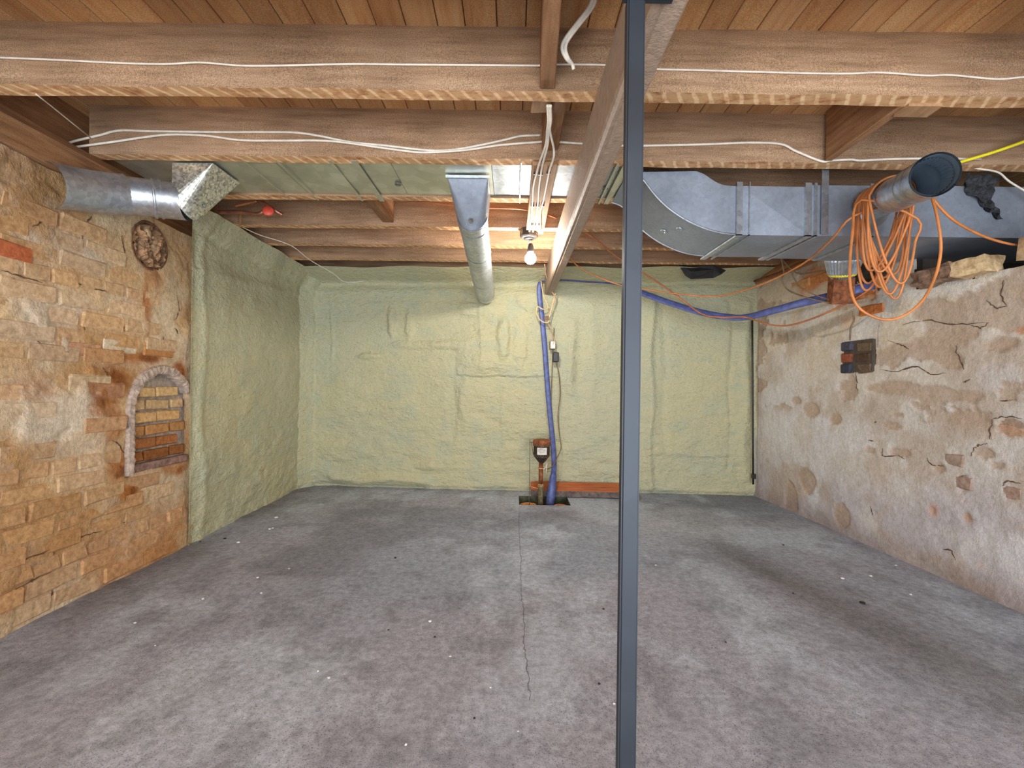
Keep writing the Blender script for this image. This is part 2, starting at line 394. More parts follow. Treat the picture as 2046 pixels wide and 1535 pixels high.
def left_col(A, B):
    n = fbm(A*4, B*4, 5, 31); n2 = fbm(A*11, B*11, 4, 32)
    c = np.ones(A.shape+(3,))*lin((222, 186, 140))
    c = mixc(c, lin((200, 156, 106)), sm(0.45, 0.65, n))
    c = mixc(c, lin((228, 206, 172)), 0.8*sm(0.5, 0.68, fbm(A*3+7, B*3, 5, 33)))
    c = mixc(c, lin((206, 172, 138)), 0.6*sm(0.5, 0.7, n2))
    w_ = spots(A, B, whiteL, 34, 0.8); c = mixc(c, lin((232, 218, 196)), w_)
    c = mixc(c, lin((192, 134, 82)), 0.65*sm(0.42, 0.05, B)*sm(0.3, 0.6, n))
    r = spots(A, B, rustL, 35, 0.75)
    c = mixc(c, lin((190, 112, 46)), 0.85*r*sm(0.2, 0.55, n2+0.15)); c = mixc(c, lin((126, 66, 26)), 0.8*r*sm(0.52, 0.68, fbm(A*17, B*17, 4, 36)))
    return c
ya = np.arange(-2.6, 4.05, 0.0115); ya = ya[(ya < FOAMY+0.05)]
za = np.arange(-0.02, 1.70, 0.0105)
A, B = np.meshgrid(ya, za)
def left_h(A, B):
    h = (fbm(A*3, B*3, 4, 41)-0.5)*0.03+(fbm(A*10, B*10, 4, 42)-0.5)*0.014
    # flaked steps in the parging
    st = fbm(A*2.3+4, B*2.7, 5, 43); h = h+0.008*sm(0.50, 0.515, st)-0.005*sm(0.40, 0.39, st)
    return h
H = left_h(A, B)
hole_c = WL(297, 492); hole_r = (abs(WL(333, 492)[0]-WL(262, 492)[0])/2, abs(WL(297, 450)[1]-WL(297, 535)[1])/2)
HR = 0.5*(hole_r[0]+hole_r[1])
q = np.hypot(A-hole_c[0], B-hole_c[1])
H = np.where(q < HR, -0.045, H)
a0y, a0z = WL(252, 946); a1y = FOAMY; archtop = WL(315, 735)[1]
AR = (FOAMY+0.03-a0y)/2; ACY = a0y+AR; ACZ = archtop-AR
inside = (np.where(B > ACZ, np.hypot(A-ACY, B-ACZ) < AR-0.012, (np.abs(A-ACY) < AR-0.012) & (B > a0z+0.012)))
H = np.where(inside, -0.03, H)
P3 = np.stack([-1.751-0.0219*(A-1.565)+H, A, B], -1)
me = grid_mesh('wall_left', P3, left_col(A, B), flip=True)
wall_left = link('wall_left', me, M_plL); wall_left['kind'] = 'structure'
HL = H; YA, ZA = ya, za

def brick_mesh(name, l, hgt, d, seed):
    rr = random.Random(seed); bm = bmesh.new()
    add_box(bm, -d/2, d/2, -l/2, l/2, -hgt/2, hgt/2)
    for v in bm.verts: v.co += Vector((rr.uniform(-.003, .003), rr.uniform(-.006, .006), rr.uniform(-.004, .004)))
    bmesh.ops.bevel(bm, geom=bm.edges[:], offset=0.006, segments=1, affect='EDGES')
    for v in bm.verts: v.co += Vector((rr.uniform(-.0015, .0015), rr.uniform(-.002, .002), rr.uniform(-.002, .002)))
    me = bpy.data.meshes.new(name); bm.to_mesh(me); bm.free(); me.materials.append(M_brick); return me
BV = [brick_mesh('brick', 0.20, 0.062, 0.06, k) for k in range(5)]
BH = [brick_mesh('brick', 0.098, 0.062, 0.06, 20+k) for k in range(4)]
def put_brick(y, z, x, parent, meshes, colr, sy=1, sz=1, ry=0.0, rz=0.0):
    o = bpy.data.objects.new('brick', random.choice(meshes)); C.objects.link(o); o.parent = parent
    o.location = (x, y, z); o.scale = (1, sy, sz); o.rotation_euler = (ry, 0, rz)
    o.color = (float(colr[0]), float(colr[1]), float(colr[2]), 1); return o
def b1(f, *a): return float(f(*[np.array([[v]]) for v in a])[0, 0])
nb = 0
CH = 0.0735
for row in range(1, 22):
    z = row*CH-0.03; header = row % 5 == 3
    step = 0.11 if header else 0.212; off = (row % 2)*step/2
    y = 0.9+off
    while y < FOAMY-0.03:
        ln = step-0.011
        vis = float(fbm(np.array([y*2.1+5]), np.array([z*2.3+1]), 4, 51)[0])
        # courses that show best: low courses, around the arch, band above the arch; smooth parging elsewhere
        bias = 0.0
        if z < 0.62: bias += 0.10
        if 1.93-0.45 < y and 0.62 < z < 1.35: bias += 0.05
        if z < 0.9 and y > 1.9: bias += 0.03
        if 0.62 < z < 0.95 and y < 1.9: bias -= 0.2
        if z > 1.3: bias -= 0.03
        if math.hypot(y-hole_c[0], z-hole_c[1]) < HR+0.09: y += step; continue
        if abs(y-ACY) < AR+0.07 and a0z-0.04 < z < archtop+0.06: y += step; continue
        if y+ln/2 > FOAMY-0.02: y += step; continue
        if vis+bias > 0.475 and nb < 290:
            prot = min(0.0035, -0.0055+0.07*(vis+bias-0.475))
            h = b1(left_h, y, z)
            c = left_col(np.array([[y-.07, y, y+.07]]), np.array([[z-.02, z, z+.02]])).mean(axis=(0, 1))
            tint = random.choice([(1.02, 1.0, .97), (1.04, .99, .94), (.97, .95, .93), (1.05, 1.03, 1.0), (1.02, .96, .9)])
            c = c*np.array(tint)*random.uniform(.9, 1.06)
            put_brick(y, z+random.uniform(-.003, .003), XL(y)+h-0.03+prot, wall_left, BH if header else BV, c, ln/0.20 if not header else ln/0.098, 1, random.uniform(-.012, .012), 0.0219+random.uniform(-.03, .03)); nb += 1
        y += step
y_, z_ = WL(32, 502)
put_brick(y_-0.03, z_, XL(y_)-0.026+b1(left_h, y_, z_), wall_left, BV, lin((204, 116, 76)), 0.85, 0.95, -0.02, 0.0219)
for (px, py, cc) in [(242, 692, (226, 206, 176)), (317, 700, (196, 140, 88)), (160, 700, (206, 158, 124)), (180, 765, (214, 188, 150))]:
    y_, z_ = WL(px, py); put_brick(y_, z_, XL(y_)-0.028+b1(left_h, y_, z_), wall_left, BV, lin(cc), 0.95, 1, 0, 0.0219)

# arched frame with brick infill
frame = bpy.data.objects.new('arched_opening', None); C.objects.link(frame); frame.location = (XL(ACY), ACY, a0z)
tag(frame, 'bricked-up arched opening with grey cement frame and rusty sill in the left wall', 'opening')
def wl(y, z, h): return Vector((XL(y)+h, y, z))
pts = [wl(ACY-AR, a0z-0.012, 0.004)]+[wl(ACY-AR, a0z+(ACZ-a0z)*k/5, 0.004) for k in range(1, 5)]
for k in range(13):
    t = math.pi-math.pi*k/12*0.93
    if ACY+AR*math.cos(t) > FOAMY+0.012: break
    pts.append(wl(ACY+AR*math.cos(t), ACZ+AR*math.sin(t), 0.004))
bm = bmesh.new(); path = catmull(pts, 5)
def prf(i):
    rr = random.Random(i*3); j = lambda: rr.uniform(-.0035, .0035)
    return [(-0.030+j(), -0.024), (-0.030+j(), 0.012+j()), (-0.016, 0.019+j()), (0.008, 0.016+j()), (0.013+j(), 0.004), (0.013, -0.024)]
# profile s: across the frame, u: out of the wall
n = len(path); rings = []
for i in range(n):
    t = (path[min(i+1, n-1)]-path[max(i-1, 0)]).normalized(); nrm = Vector((1, 0.02, 0)).normalized(); s = nrm.cross(t).normalized()
    rings.append([bm.verts.new(path[i]+s*p[0]+nrm*p[1]) for p in prf(i)])
for i in range(n-1):
    for k in range(5): bm.faces.new((rings[i][k], rings[i][k+1], rings[i+1][k+1], rings[i+1][k]))
bm.faces.new(rings[0]); bm.faces.new(rings[-1])
bobj('arch_frame', bm, M_cement, frame)
bm = bmesh.new()
y0_, y1_ = ACY-AR+0.02, FOAMY+0.01
add_box(bm, XL(ACY)-0.03, XL(ACY)+0.006, y0_, y1_, a0z-0.01, a0z+0.028, 0, 0.003)
bmesh.ops.bevel(bm, geom=bm.edges[:], offset=0.004, segments=1, affect='EDGES')
o = bobj('sill', bm, simple('rusty_sill', (134, 104, 92), 0.9, 0, 0.25, 40, 0.8), frame)
# mortar bed behind the infill
bm = bmesh.new(); vs = []
poly = [(y0_-0.01, a0z), (y1_, a0z)]+[(ACY+(AR)*math.cos(t), ACZ+AR*math.sin(t)) for t in np.linspace(0.0, math.pi, 20)]
bm.faces.new([bm.verts.new((XL(ACY)-0.022, p[0], p[1])) for p in poly]); bobj('mortar_bed', bm, M_mortar, frame)
rowz = a0z+0.03+0.03; r_ = 0
cols_in = [(160, 104, 60), (180, 118, 72), (200, 148, 94), (222, 180, 124), (216, 184, 138), (228, 192, 136), (236, 204, 150), (232, 200, 150)]
while rowz < ACZ+AR-0.06:
    y = y0_+0.005+(0.0 if r_ % 2 else -0.07); half = AR-0.03 if rowz+0.03 < ACZ else math.sqrt(max(0.0001, (AR-0.03)**2-(rowz+0.03-ACZ)**2))
    lo, hi = ACY-half, min(ACY+half, FOAMY+0.01)
    while y < hi:
        a_, b_ = max(y, lo), min(y+0.155, hi)
        if b_-a_ > 0.035:
            c = lin(cols_in[min(r_, 7)])*random.uniform(.9, 1.05)
            mm = BV if b_-a_ > 0.1 else BH; L_ = 0.20 if mm is BV else 0.098
            put_brick((a_+b_)/2, rowz, XL((a_+b_)/2)-0.036+random.uniform(-.003, .003), frame, mm, c, (b_-a_-0.004)/L_, 0.78, random.uniform(-.02, .02), 0.0219).location -= frame.location
        y += 0.165
    rowz += 0.062; r_ += 1

# round hole stuffed with wadding
hole = bpy.data.objects.new('stuffed_round_hole', None); C.objects.link(hole); hole.location = (XL(hole_c[0]), hole_c[0], hole_c[1])
tag(hole, 'round flue hole in the left brick wall stuffed with crumpled brown wadding', 'hole')
bm = bmesh.new(); lathe(bm, [(HR-0.004, -0.05), (HR-0.002, 0.004), (HR+0.004, 0.012), (HR+0.012, 0.006), (HR+0.016, -0.02)], 36, Mdir((XL(hole_c[0]), hole_c[0], hole_c[1]), (1, 0.02, 0)))
bobj('clay_rim', bm, simple('hole_rim', (104, 72, 48), 0.9, 0, 0.3, 40, 0.6), hole, True)
bm = bmesh.new(); nn = 44
gg = {}
for i in range(13):
    for k in range(nn):
        r = (HR-0.004)*i/12; t = 2*math.pi*k/nn; a_, b_ = r*math.cos(t), r*math.sin(t)
        w1 = float(fbm(np.array([a_*28+5]), np.array([b_*28]), 3, 61)[0]); w2 = float(fbm(np.array([a_*50]), np.array([b_*50+9]), 2, 62)[0])
        gg[i, k] = bm.verts.new((XL(hole_c[0])-0.03+0.05*(1-abs(2*w1-1))**2*1.0+0.015*w2-0.012*(i/12)**4, hole_c[0]+a_, hole_c[1]+b_))
for i in range(12):
    for k in range(nn):
        k2 = (k+1) % nn
        bm.faces.new((gg[i, k], gg[i+1, k], gg[i+1, k2], gg[i, k2]))
bobj('wadding', bm, M_stuff, hole)
for k in range(9):
    bm = bmesh.new(); bmesh.ops.create_icosphere(bm, subdivisions=2, radius=1)
    rr = random.Random(k+70)
    for v in bm.verts: v.co *= 1+0.35*(rr.random()-0.5)
    t = k*2.4; r = HR*0.66*math.sqrt((k+0.5)/9)
    sc_ = (0.014, rr.uniform(.016, .034), rr.uniform(.014, .026))
    for v in bm.verts: v.co = Vector((v.co.x*sc_[0], v.co.y*sc_[1], v.co.z*sc_[2]))
    xform(bm, Matrix.Translation((XL(hole_c[0])+0.004, hole_c[0]+r*math.cos(t), hole_c[1]+r*math.sin(t))) @ Matrix.Rotation(rr.uniform(0, 3), 4, 'X'))
    bobj('wad', bm, M_stuff if k % 3 else simple('pale_wad', (178, 148, 114), 0.9, 0, 0.3, 30, 0.6), hole)

# spray foam on the rear half of the left wall (reaches over the sill timber)
fy = np.arange(FOAMY, 3.99, 0.011); fz = np.arange(-0.01, 1.842, 0.0105)
A, B = np.meshgrid(fy, fz)
def foamcol(A, B, seed):
    n = fbm(A*1.4, B*1.4, 4, seed); n2 = fbm(A*7, B*9, 4, seed+1)
    c = np.ones(A.shape+(3,))*lin((198, 194, 160))
    c = mixc(c, lin((204, 197, 157)), sm(0.45, 0.65, n)); c = mixc(c, lin((190, 192, 163)), 0.6*sm(0.5, 0.7, n2))
    return c
h = 0.016+(fbm(A*3, B*2.5, 3, 71)-0.5)*0.03+(fbm(A*11, B*16, 4, 72)-0.5)*0.018*(0.45+sm(1.0, 0.2, B))
h += 0.012*np.exp(-((A-(FOAMY+0.10+0.02*np.sin(B*7)))/0.035)**2)                    # bead left by the spray pass
h += 0.09*sm(0.14, 0.0, 3.94-A)                                                # rolls into the rear corner
lip = 1.725+0.008*np.sin(A*13)
h += (0.022+0.5*np.maximum(B-lip, 0))*sm(lip-0.012, lip, B)-0.012*np.exp(-((B-1.62)/0.05)**2)
h = h+0.012*np.exp(-((B-1.5-0.1*(A-2.5))/0.03)**2)
h = np.where(A < FOAMY+0.012, 0.024, h)
me = grid_mesh('spray_foam', np.stack([-1.751-0.0219*(A-1.565)+h, A, B], -1), foamcol(A, B, 75), flip=True)
link('spray_foam', me, M_foam, wall_left)

# ================================================================== REAR WALL (all spray foam)
bx = np.arange(-1.95, 2.06, 0.0095); bz = np.arange(-0.01, 1.838, 0.0088)
A, B = np.meshgrid(bx, bz)
h = 0.02+(fbm(A*2.2, B*2.2, 3, 81)-0.5)*0.035+(fbm(A*9, B*17, 4, 82)-0.5)*0.026*(0.35+0.9*sm(1.15, 0.25, B))+(fbm(A*4, B*11, 4, 83)-0.5)*0.012
def vridge(px, w_, amp, py0=560, py1=990):
    x_, z1 = WB(px, py1); _, z2 = WB(px, py0)
    return amp*np.exp(-((A-x_-0.012*np.sin(B*8+px))/w_)**2)*sm(z1-0.03, z1+0.03, B)*sm(z2+0.03, z2-0.03, B)
def hridge(py, w_, amp, px0, px1):
    x0_, z_ = WB(px0, py); x1_, _ = WB(px1, py)
    return amp*np.exp(-((B-z_-0.01*np.sin(A*11+py))/w_)**2)*sm(x0_-0.03, x0_+0.03, A)*sm(x1_+0.03, x1_-0.03, A)
def lump(px, py, rx, ry, amp):
    x_, z_ = WB(px, py); rx *= 3.85/909; ry *= 3.85/909
    return 1.5*amp*sm(1.25, 0.5, np.sqrt(((A-x_)/rx)**2+((B-z_)/ry)**2)+0.5*(fbm(A*12, B*12, 3, 84)-0.5))
h += 0.15*sm(0.11, -0.02, A+1.80)                                              # rounded left corner
h += vridge(664, .012, .010, 620, 720)+vridge(1296, .028, .026, 590, 980)+vridge(1272, .02, -.014, 590, 980)+vridge(1325, .03, -.01, 600, 900)
h += vridge(1484, .035, .02, 600, 960)+vridge(1455, .02, -.012, 600, 940)+vridge(1180, .05, .012, 600, 860)+vridge(1140, .04, .02, 640, 790)
h += hridge(955, .03, .03, 660, 860)+hridge(968, .02, -.018, 610, 680)+hridge(610, .03, .012, 660, 1060)+hridge(905, .02, .012, 1290, 1480)
h += lump(785, 645, 9, 32, .02)+lump(820, 650, 10, 30, .012)+lump(740, 712, 24, 7, .014)+lump(1006, 675, 13, 42, .022)+lump(1040, 680, 16, 50, .012)+lump(960, 700, 50, 45, .014)
h += lump(985, 720, 60, 25, .012)+lump(900, 690, 40, 10, .012)+lump(850, 930, 20, 10, .014)+lump(930, 800, 12, 60, .012)+lump(905, 820, 10, 60, -.010)+lump(880, 730, 35, 50, .006)
h += lump(1060, 600, 30, 22, .014)+lump(1130, 720, 22, 60, .014)+lump(700, 800, 40, 60, .01)+lump(1040, 830, 50, 40, .008)+lump(945, 620, 40, 14, .014)+lump(840, 690, 60, 8, .01)+lump(690, 900, 50, 20, .012)+vridge(960, .015, .012, 610, 740)+vridge(1005, .012, .008, 760, 900)+lump(1080, 640, 30, 45, .010)+lump(1390, 740, 90, 60, .008)+lump(1200, 900, 70, 60, .008)
x_, z_ = WB(1000, 752); xa, _ = WB(915, 752); xb, _ = WB(1115, 752)
st = sm(z_-0.006, z_+0.004, B+0.006*np.sin(A*18))*sm(z_+0.35, z_+0.02, B)*sm(xa-.03, xa+.02, A)*sm(xb+.03, xb-.02, A); h += 0.02*st
lipz = WB(900, 560)[1]+0.006*np.sin(A*9)
h -= 0.028*np.exp(-((B-(lipz-0.05))/0.035)**2)*sm(0.6, 0.0, A)+0.012*np.exp(-((B-(lipz-0.03))/0.02)**2)
h += (0.04+4.0*np.maximum(B-lipz, 0))*sm(lipz-0.014, lipz, B)
h -= 0.02*sm(0.035, 0.0, B)
me = grid_mesh('wall_back', np.stack([A, 3.943-0.0438*(A+1.803)-h, B], -1), foamcol(A, B, 85), flip=False)
wall_back = link('wall_back', me, M_foam); wall_back['kind'] = 'structure'

# ================================================================== RIGHT WALL (patched plaster) with the opening where the duct leaves
LEDGE = 1.405
ra = np.arange(-2.6, 3.80, 0.0115); rz = np.arange(-0.02, 1.772, 0.0105)
A, B = np.meshgrid(ra, rz)
peelR = pxspots(WR, [(1780, 775, 75, 14, 1), (1880, 790, 90, 24, .9), (1700, 760, 14, 18, .9), (1620, 820, 20, 16, .9), (1668, 838, 16, 14, .9), (1790, 828, 16, 8, .9), (1775, 850, 24, 9, .9),
                     (1905, 920, 18, 9, .95), (1875, 935, 16, 10, .9), (1925, 965, 13, 17, 1), (2020, 985, 20, 16, 1), (1930, 1035, 9, 10, 1), (1800, 905, 28, 10, .8), (1990, 930, 16, 8, .9),
                     (2020, 850, 40, 24, .8), (1965, 905, 22, 14, .9), (1590, 800, 14, 10, .8), (1610, 960, 24, 30, .7), (1680, 1030, 24, 26, .8), (1580, 990, 20, 40, .7), (1740, 900, 14, 10, .7), (1900, 690, 60, 14, .5),
                     (2000, 690, 50, 20, .6), (1862, 1020, 12, 14, .7), (1735, 700, 60, 60, 0)])
orangeR = pxspots(WR, [(1625, 560, 45, 22, 1), (1740, 575, 26, 30, 1), (1742, 618, 22, 12, 1), (1700, 560, 30, 20, .8), (1935, 1035, 10, 10, .35), (1865, 1020, 10, 14, .35), (1690, 640, 30, 18, .35), (2040, 660, 20, 10, .7), (1960, 1130, 10, 8, .3)])
whiteR = pxspots(WR, [(1640, 900, 40, 70, .9), (1625, 990, 20, 50, .8), (1560, 830, 40, 120, .5), (1700, 870, 40, 40, .6), (2030, 1110, 40, 70, .9), (1980, 1060, 30, 40, .5), (1800, 720, 60, 20, .5), (1760, 560, 30, 30, .5), (1880, 640, 80, 30, .5), (2000, 760, 60, 30, .5)])
pk = spots(A, B, peelR, 90, 0.5)
nse = fbm(A*3.2, B*5.5, 5, 91); pk = np.maximum(pk, 0.75*sm(0.585, 0.60, nse)*sm(0.5, 0.9, B))
H = (fbm(A*2.6, B*2.6, 4, 92)-0.5)*0.03+(fbm(A*9, B*9, 4, 93)-0.5)*0.010-0.007*sm(0.45, 0.55, pk)
col = np.ones(A.shape+(3,))*lin((220, 212, 202))
col = mixc(col, lin((224, 208, 184)), sm(0.75, 1.35, B+0.6*(fbm(A*2, B*2, 4, 94)-0.5)))
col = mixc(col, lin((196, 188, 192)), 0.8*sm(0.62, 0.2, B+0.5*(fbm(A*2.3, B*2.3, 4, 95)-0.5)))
col = mixc(col, lin((200, 182, 164)), 0.75*sm(0.48, 0.66, fbm(A*4, B*4, 5, 96)))
col = mixc(col, lin((230, 226, 220)), 0.6*sm(0.52, 0.7, fbm(A*5+9, B*5, 5, 97)))
col = mixc(col, lin((228, 226, 226)), spots(A, B, whiteR, 98, 0.8)*0.8)
col = mixc(col, lin((192, 166, 142)), 0.75*sm(0.3, 0.6, pk))
col = mixc(col, lin((216, 138, 78)), spots(A, B, orangeR, 99, 0.6)*0.85)
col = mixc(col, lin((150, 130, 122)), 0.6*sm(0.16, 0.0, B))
HRR = H
def x_right(A): return 2.074-0.0314*(A-1.833)
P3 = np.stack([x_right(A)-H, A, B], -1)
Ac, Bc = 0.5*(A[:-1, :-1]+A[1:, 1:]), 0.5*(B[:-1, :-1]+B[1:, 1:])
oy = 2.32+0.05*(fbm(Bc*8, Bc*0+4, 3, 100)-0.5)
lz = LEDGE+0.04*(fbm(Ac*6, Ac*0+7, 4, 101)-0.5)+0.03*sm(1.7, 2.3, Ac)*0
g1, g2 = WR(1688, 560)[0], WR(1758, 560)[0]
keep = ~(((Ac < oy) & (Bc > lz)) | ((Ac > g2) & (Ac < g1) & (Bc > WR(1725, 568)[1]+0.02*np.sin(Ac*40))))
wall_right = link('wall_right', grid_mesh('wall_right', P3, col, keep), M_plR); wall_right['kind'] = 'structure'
# thickness of the wall at the ledge and the hollow behind
bm = bmesh.new()
add_box(bm, 2.085, 2.36, -2.6, 2.32, 1.30, LEDGE-0.016); add_box(bm, 2.10, 2.36, 2.335, 3.80, 1.28, 1.80)
add_box(bm, 2.05, 2.36, 2.50, 2.56, 1.45, 1.60)
o = bobj('ledge', bm, M_dark, wall_right)
bm = bmesh.new(); add_box(bm, 3.1, 3.14, -2.6, 4.0, 0.9, 2.05); add_box(bm, 2.34, 3.12, -2.6, 4.0, 1.1, 1.14); add_box(bm, 2.05, 3.12, 3.96, 4.0, 1.1, 2.05)
bobj('crawlspace_lining', bm, simple('dim_crawlspace', (110, 100, 88), 0.95, 0, 0.3, 6, 0.5), wall_right)
# exposed bricks on the right wall: the dark nest of header bricks, and single ones
def rb(px, py, cc, mesh=None, sy=1, sz=1, pr=0.01, ry=0.0):
    y_, z_ = WR(px, py)
    return put_brick(y_, z_, XR(y_)+0.03-pr, wall_right, mesh or BV, lin(cc), sy, sz, ry, -0.0314)
for (px, py, cc, sy) in [(1697, 693, (84, 84, 96), 1.0), (1731, 693, (116, 100, 78), 1.25), (1697, 716, (150, 90, 66), .9), (1728, 715, (96, 74, 60), 1.4), (1696, 737, (70, 74, 88), 1.0), (1731, 736, (120, 100, 82), 1.3)]:
    rb(px, py, cc, BH, sy*0.9, 0.88, 0.024 if px < 1715 else 0.016)
y_, z_ = WR(1716, 714)
bm = bmesh.new(); add_box(bm, XR(y_)-0.012, XR(y_)+0.03, y_-0.115, y_+0.11, z_-0.088, z_+0.092, 0, 0.008); bobj('mortar_bed', bm, simple('dark_mortar', (74, 64, 54), 0.95), wall_right)  # darker mortar slab behind the brick nest
for (px, py, cc, mm, sy) in [(2030, 862, (212, 176, 148), BV, 1), (2030, 845, (184, 160, 142), BV, 1), (1742, 618, (214, 132, 74), BV, .9), (1735, 578, (214, 134, 76), BH, 1), (1752, 566, (220, 150, 92), BH, .8),
                             (1712, 590, (196, 120, 70), BH, 1.0), (1640, 556, (220, 150, 96), BV, 1), (1600, 568, (222, 168, 116), BV, 1), (1925, 966, (184, 160, 146), BH, .8), (2018, 985, (186, 160, 144), BH, 1), (1905, 920, (182, 162, 148), BH, 1.0)]:
    rb(px, py, cc, mm, sy, 0.95, 0.004 if px < 1760 else 0.0)

def wcrack(W, right, pts, wd, parent):
    q = [W(*p) for p in pts]; path = catmull([Vector((a_, b_, 0)) for a_, b_ in q], 6); bm = bmesh.new(); pv = None; n_ = len(path)
    for i, p in enumerate(path):
        t = (path[min(i+1, n_-1)]-path[max(i-1, 0)]).normalized(); s_ = Vector((t.y, -t.x, 0)); c_ = p+s_*random.uniform(-.003, .003)
        ww = wd*random.uniform(.35, 1.2)*math.sin(math.pi*(i+0.6)/(n_+0.2)); cur = []
        for f_, dep in ((-1, 0.0022), (0, 0.0004), (1, 0.0022)):
            yy, zz = c_.x+s_.x*ww*f_, c_.y+s_.y*ww*f_
            if right: x_ = XR(yy)-HRR[min(len(rz)-1, max(0, int((zz-rz[0])/0.0105+.5))), min(len(ra)-1, max(0, int((yy-ra[0])/0.0115+.5)))]-dep
            else: x_ = XL(yy)+HL[min(len(ZA)-1, max(0, int((zz-ZA[0])/0.0105+.5))), min(len(YA)-1, max(0, int((yy-YA[0])/0.0115+.5)))]+dep
            cur.append(bm.verts.new((x_, yy, zz)))
        if pv: bm.faces.new((pv[0], pv[1], cur[1], cur[0])); bm.faces.new((pv[1], pv[2], cur[2], cur[1]))
        pv = cur
    return bobj('crack', bm, M_crk, parent)
M_crk = simple('wall_crack_dirt', (92, 66, 46), 0.95, 0, 0.3)  # brown for the thin strips laid along the wall cracks
for pl_ in [[(165, 452), (172, 440), (180, 432)], [(62, 452), (74, 448), (82, 434), (84, 425)], [(240, 470), (242, 490), (248, 512)], [(352, 590), (354, 625), (348, 640)], [(345, 655), (352, 668)], [(322, 672), (324, 692)],
            [(205, 735), (213, 750), (211, 772)], [(0, 470), (30, 478), (60, 490)], [(20, 445), (50, 452)], [(160, 460), (162, 478)], [(10, 1130), (60, 1112), (110, 1093), (160, 1072), (200, 1060)], [(0, 1195), (60, 1162), (120, 1135)],
            [(60, 1136), (62, 1165)], [(163, 1095), (162, 1118)], [(100, 1090), (106, 1108)], [(104, 1160), (108, 1185), (95, 1205), (75, 1228)], [(245, 1045), (280, 1035)], [(35, 978), (33, 985)], [(220, 880), (235, 890), (247, 905)], [(0, 540), (40, 552), (85, 566)], [(130, 560), (180, 575), (215, 585)],
            [(170, 640), (172, 660)], [(100, 700), (150, 708), (200, 712)], [(0, 660), (50, 668), (90, 690)]]: wcrack(WL, False, pl_, 0.0035, wall_left)
for pl_ in [[(1802, 650), (1850, 640), (1900, 648), (1970, 645)], [(1773, 678), (1800, 690), (1815, 698)], [(1910, 690), (1912, 710), (1918, 725), (1927, 738)], [(1755, 738), (1790, 743), (1830, 732), (1860, 748), (1890, 745)], [(1710, 745), (1712, 765), (1712, 782)],
            [(1984, 838), (1980, 860), (1980, 878)], [(1984, 838), (2010, 833), (2046, 836)], [(1940, 912), (1950, 893), (1975, 886)], [(1764, 896), (1765, 912), (1790, 910), (1808, 918)], [(1850, 915), (1860, 928), (1882, 931)], [(1912, 974), (1914, 958), (1930, 948)], [(2004, 972), (2012, 962), (2040, 966)],
            [(1885, 1098), (1900, 1100), (1910, 1120)], [(1745, 845), (1750, 843)], [(1735, 880), (1745, 882)], [(1925, 765), (1940, 758)], [(2000, 800), (2035, 800)], [(1740, 1012), (1743, 1030)], [(1970, 600), (1990, 615), (2010, 612)], [(2005, 560), (2000, 590), (2010, 610)], [(1940, 650), (1960, 655), (1975, 645)]]: wcrack(WR, True, pl_, 0.0035, wall_right)

# ================================================================== CEILING
HB = 1.84; HT = 2.045
ceiling = box('ceiling', -2.0, 3.14, -2.6, 4.05, HT+0.024, HT+0.06, M_plank, None, 0); ceiling['kind'] = 'structure'
x = -1.98; k = 0
PLM = {}
while x < 3.1:
    wd = random.choice([0.088, 0.095, 0.102, 0.092])
    bm = bmesh.new(); add_box(bm, -wd/2+0.0015, wd/2-0.0015, -2.6, 4.04, 0, 0.022)
    bmesh.ops.bevel(bm, geom=[e for e in bm.edges if abs(e.verts[0].co.y-e.verts[1].co.y) > 1], offset=0.0025, segments=1, affect='EDGES')
    me = bpy.data.meshes.new('plank'); bmesh.ops.recalc_face_normals(bm, faces=bm.faces[:]); bm.to_mesh(me); bm.free(); me.materials.append(M_plank)
    o = bpy.data.objects.new('plank', me); C.objects.link(o); o.parent = ceiling; o.location = (x+wd/2, 0, HT-random.uniform(0, 0.003))
    x += wd; k += 1
# joists
def joist(yf, label, th=0.055, x0=None, x1=2.45, hb=HB):
    bm = bmesh.new(); xa_ = (XL(yf)-0.02) if x0 is None else x0
    n_ = 24
    vs = []
    for i in range(n_+1):
        xx = xa_+(x1-xa_)*i/n_; j = lambda: random.uniform(-.0025, .0025)
        vs.append([bm.verts.new((xx, yf-th+j(), hb+j())), bm.verts.new((xx, yf+j(), hb+j())), bm.verts.new((xx, yf, HT)), bm.verts.new((xx, yf-th, HT))])
    for i in range(n_):
        for q_ in range(4):
            f = bm.faces.new((vs[i][q_], vs[i][(q_+1) % 4], vs[i+1][(q_+1) % 4], vs[i+1][q_])); f.material_index = 1 if q_ == 0 else 0
    bm.faces.new(vs[0]); bm.faces.new(vs[-1])
    o = bobj('floor_joist', bm, [M_joist, M_under])
    return tag(o, label, 'joist', 'timber joists across the ceiling')
JA, JB, JC, JD, JE, JF = 1.512, 1.955, 2.354, 2.79, 3.153, 3.516
jo = [(0.29, 'rough brown joist above and behind the camera position', 0), (0.69, 'rough brown joist two places before the one with the single white cable', 0), (1.085, 'joist just cut off by the top edge of the picture', 0),
      (JA, 'nearest full joist, pale lath-marked underside, one thin white cable along it', 0), (JB, 'second joist from the front, two drooping white cables along its face', 0),
      (JC, 'third joist, directly behind the flat sheet metal pan', 0), (JD, 'fourth joist, carrying the black ceiling box of the bulb', 0),
      (JE, 'fifth joist, between the bulb joist and the last one', 0), (JF, 'last joist, against the green foam rear wall', 0)]
for yf, lab, _ in jo: joist(yf, lab)
# foam-coated rim behind the last joist and end boards
bm = bmesh.new(); add_box(bm, -1.9, 2.3, 3.95, 3.99, 1.6, HT+0.02); bobj('rim_board', bm, M_joist, ceiling)
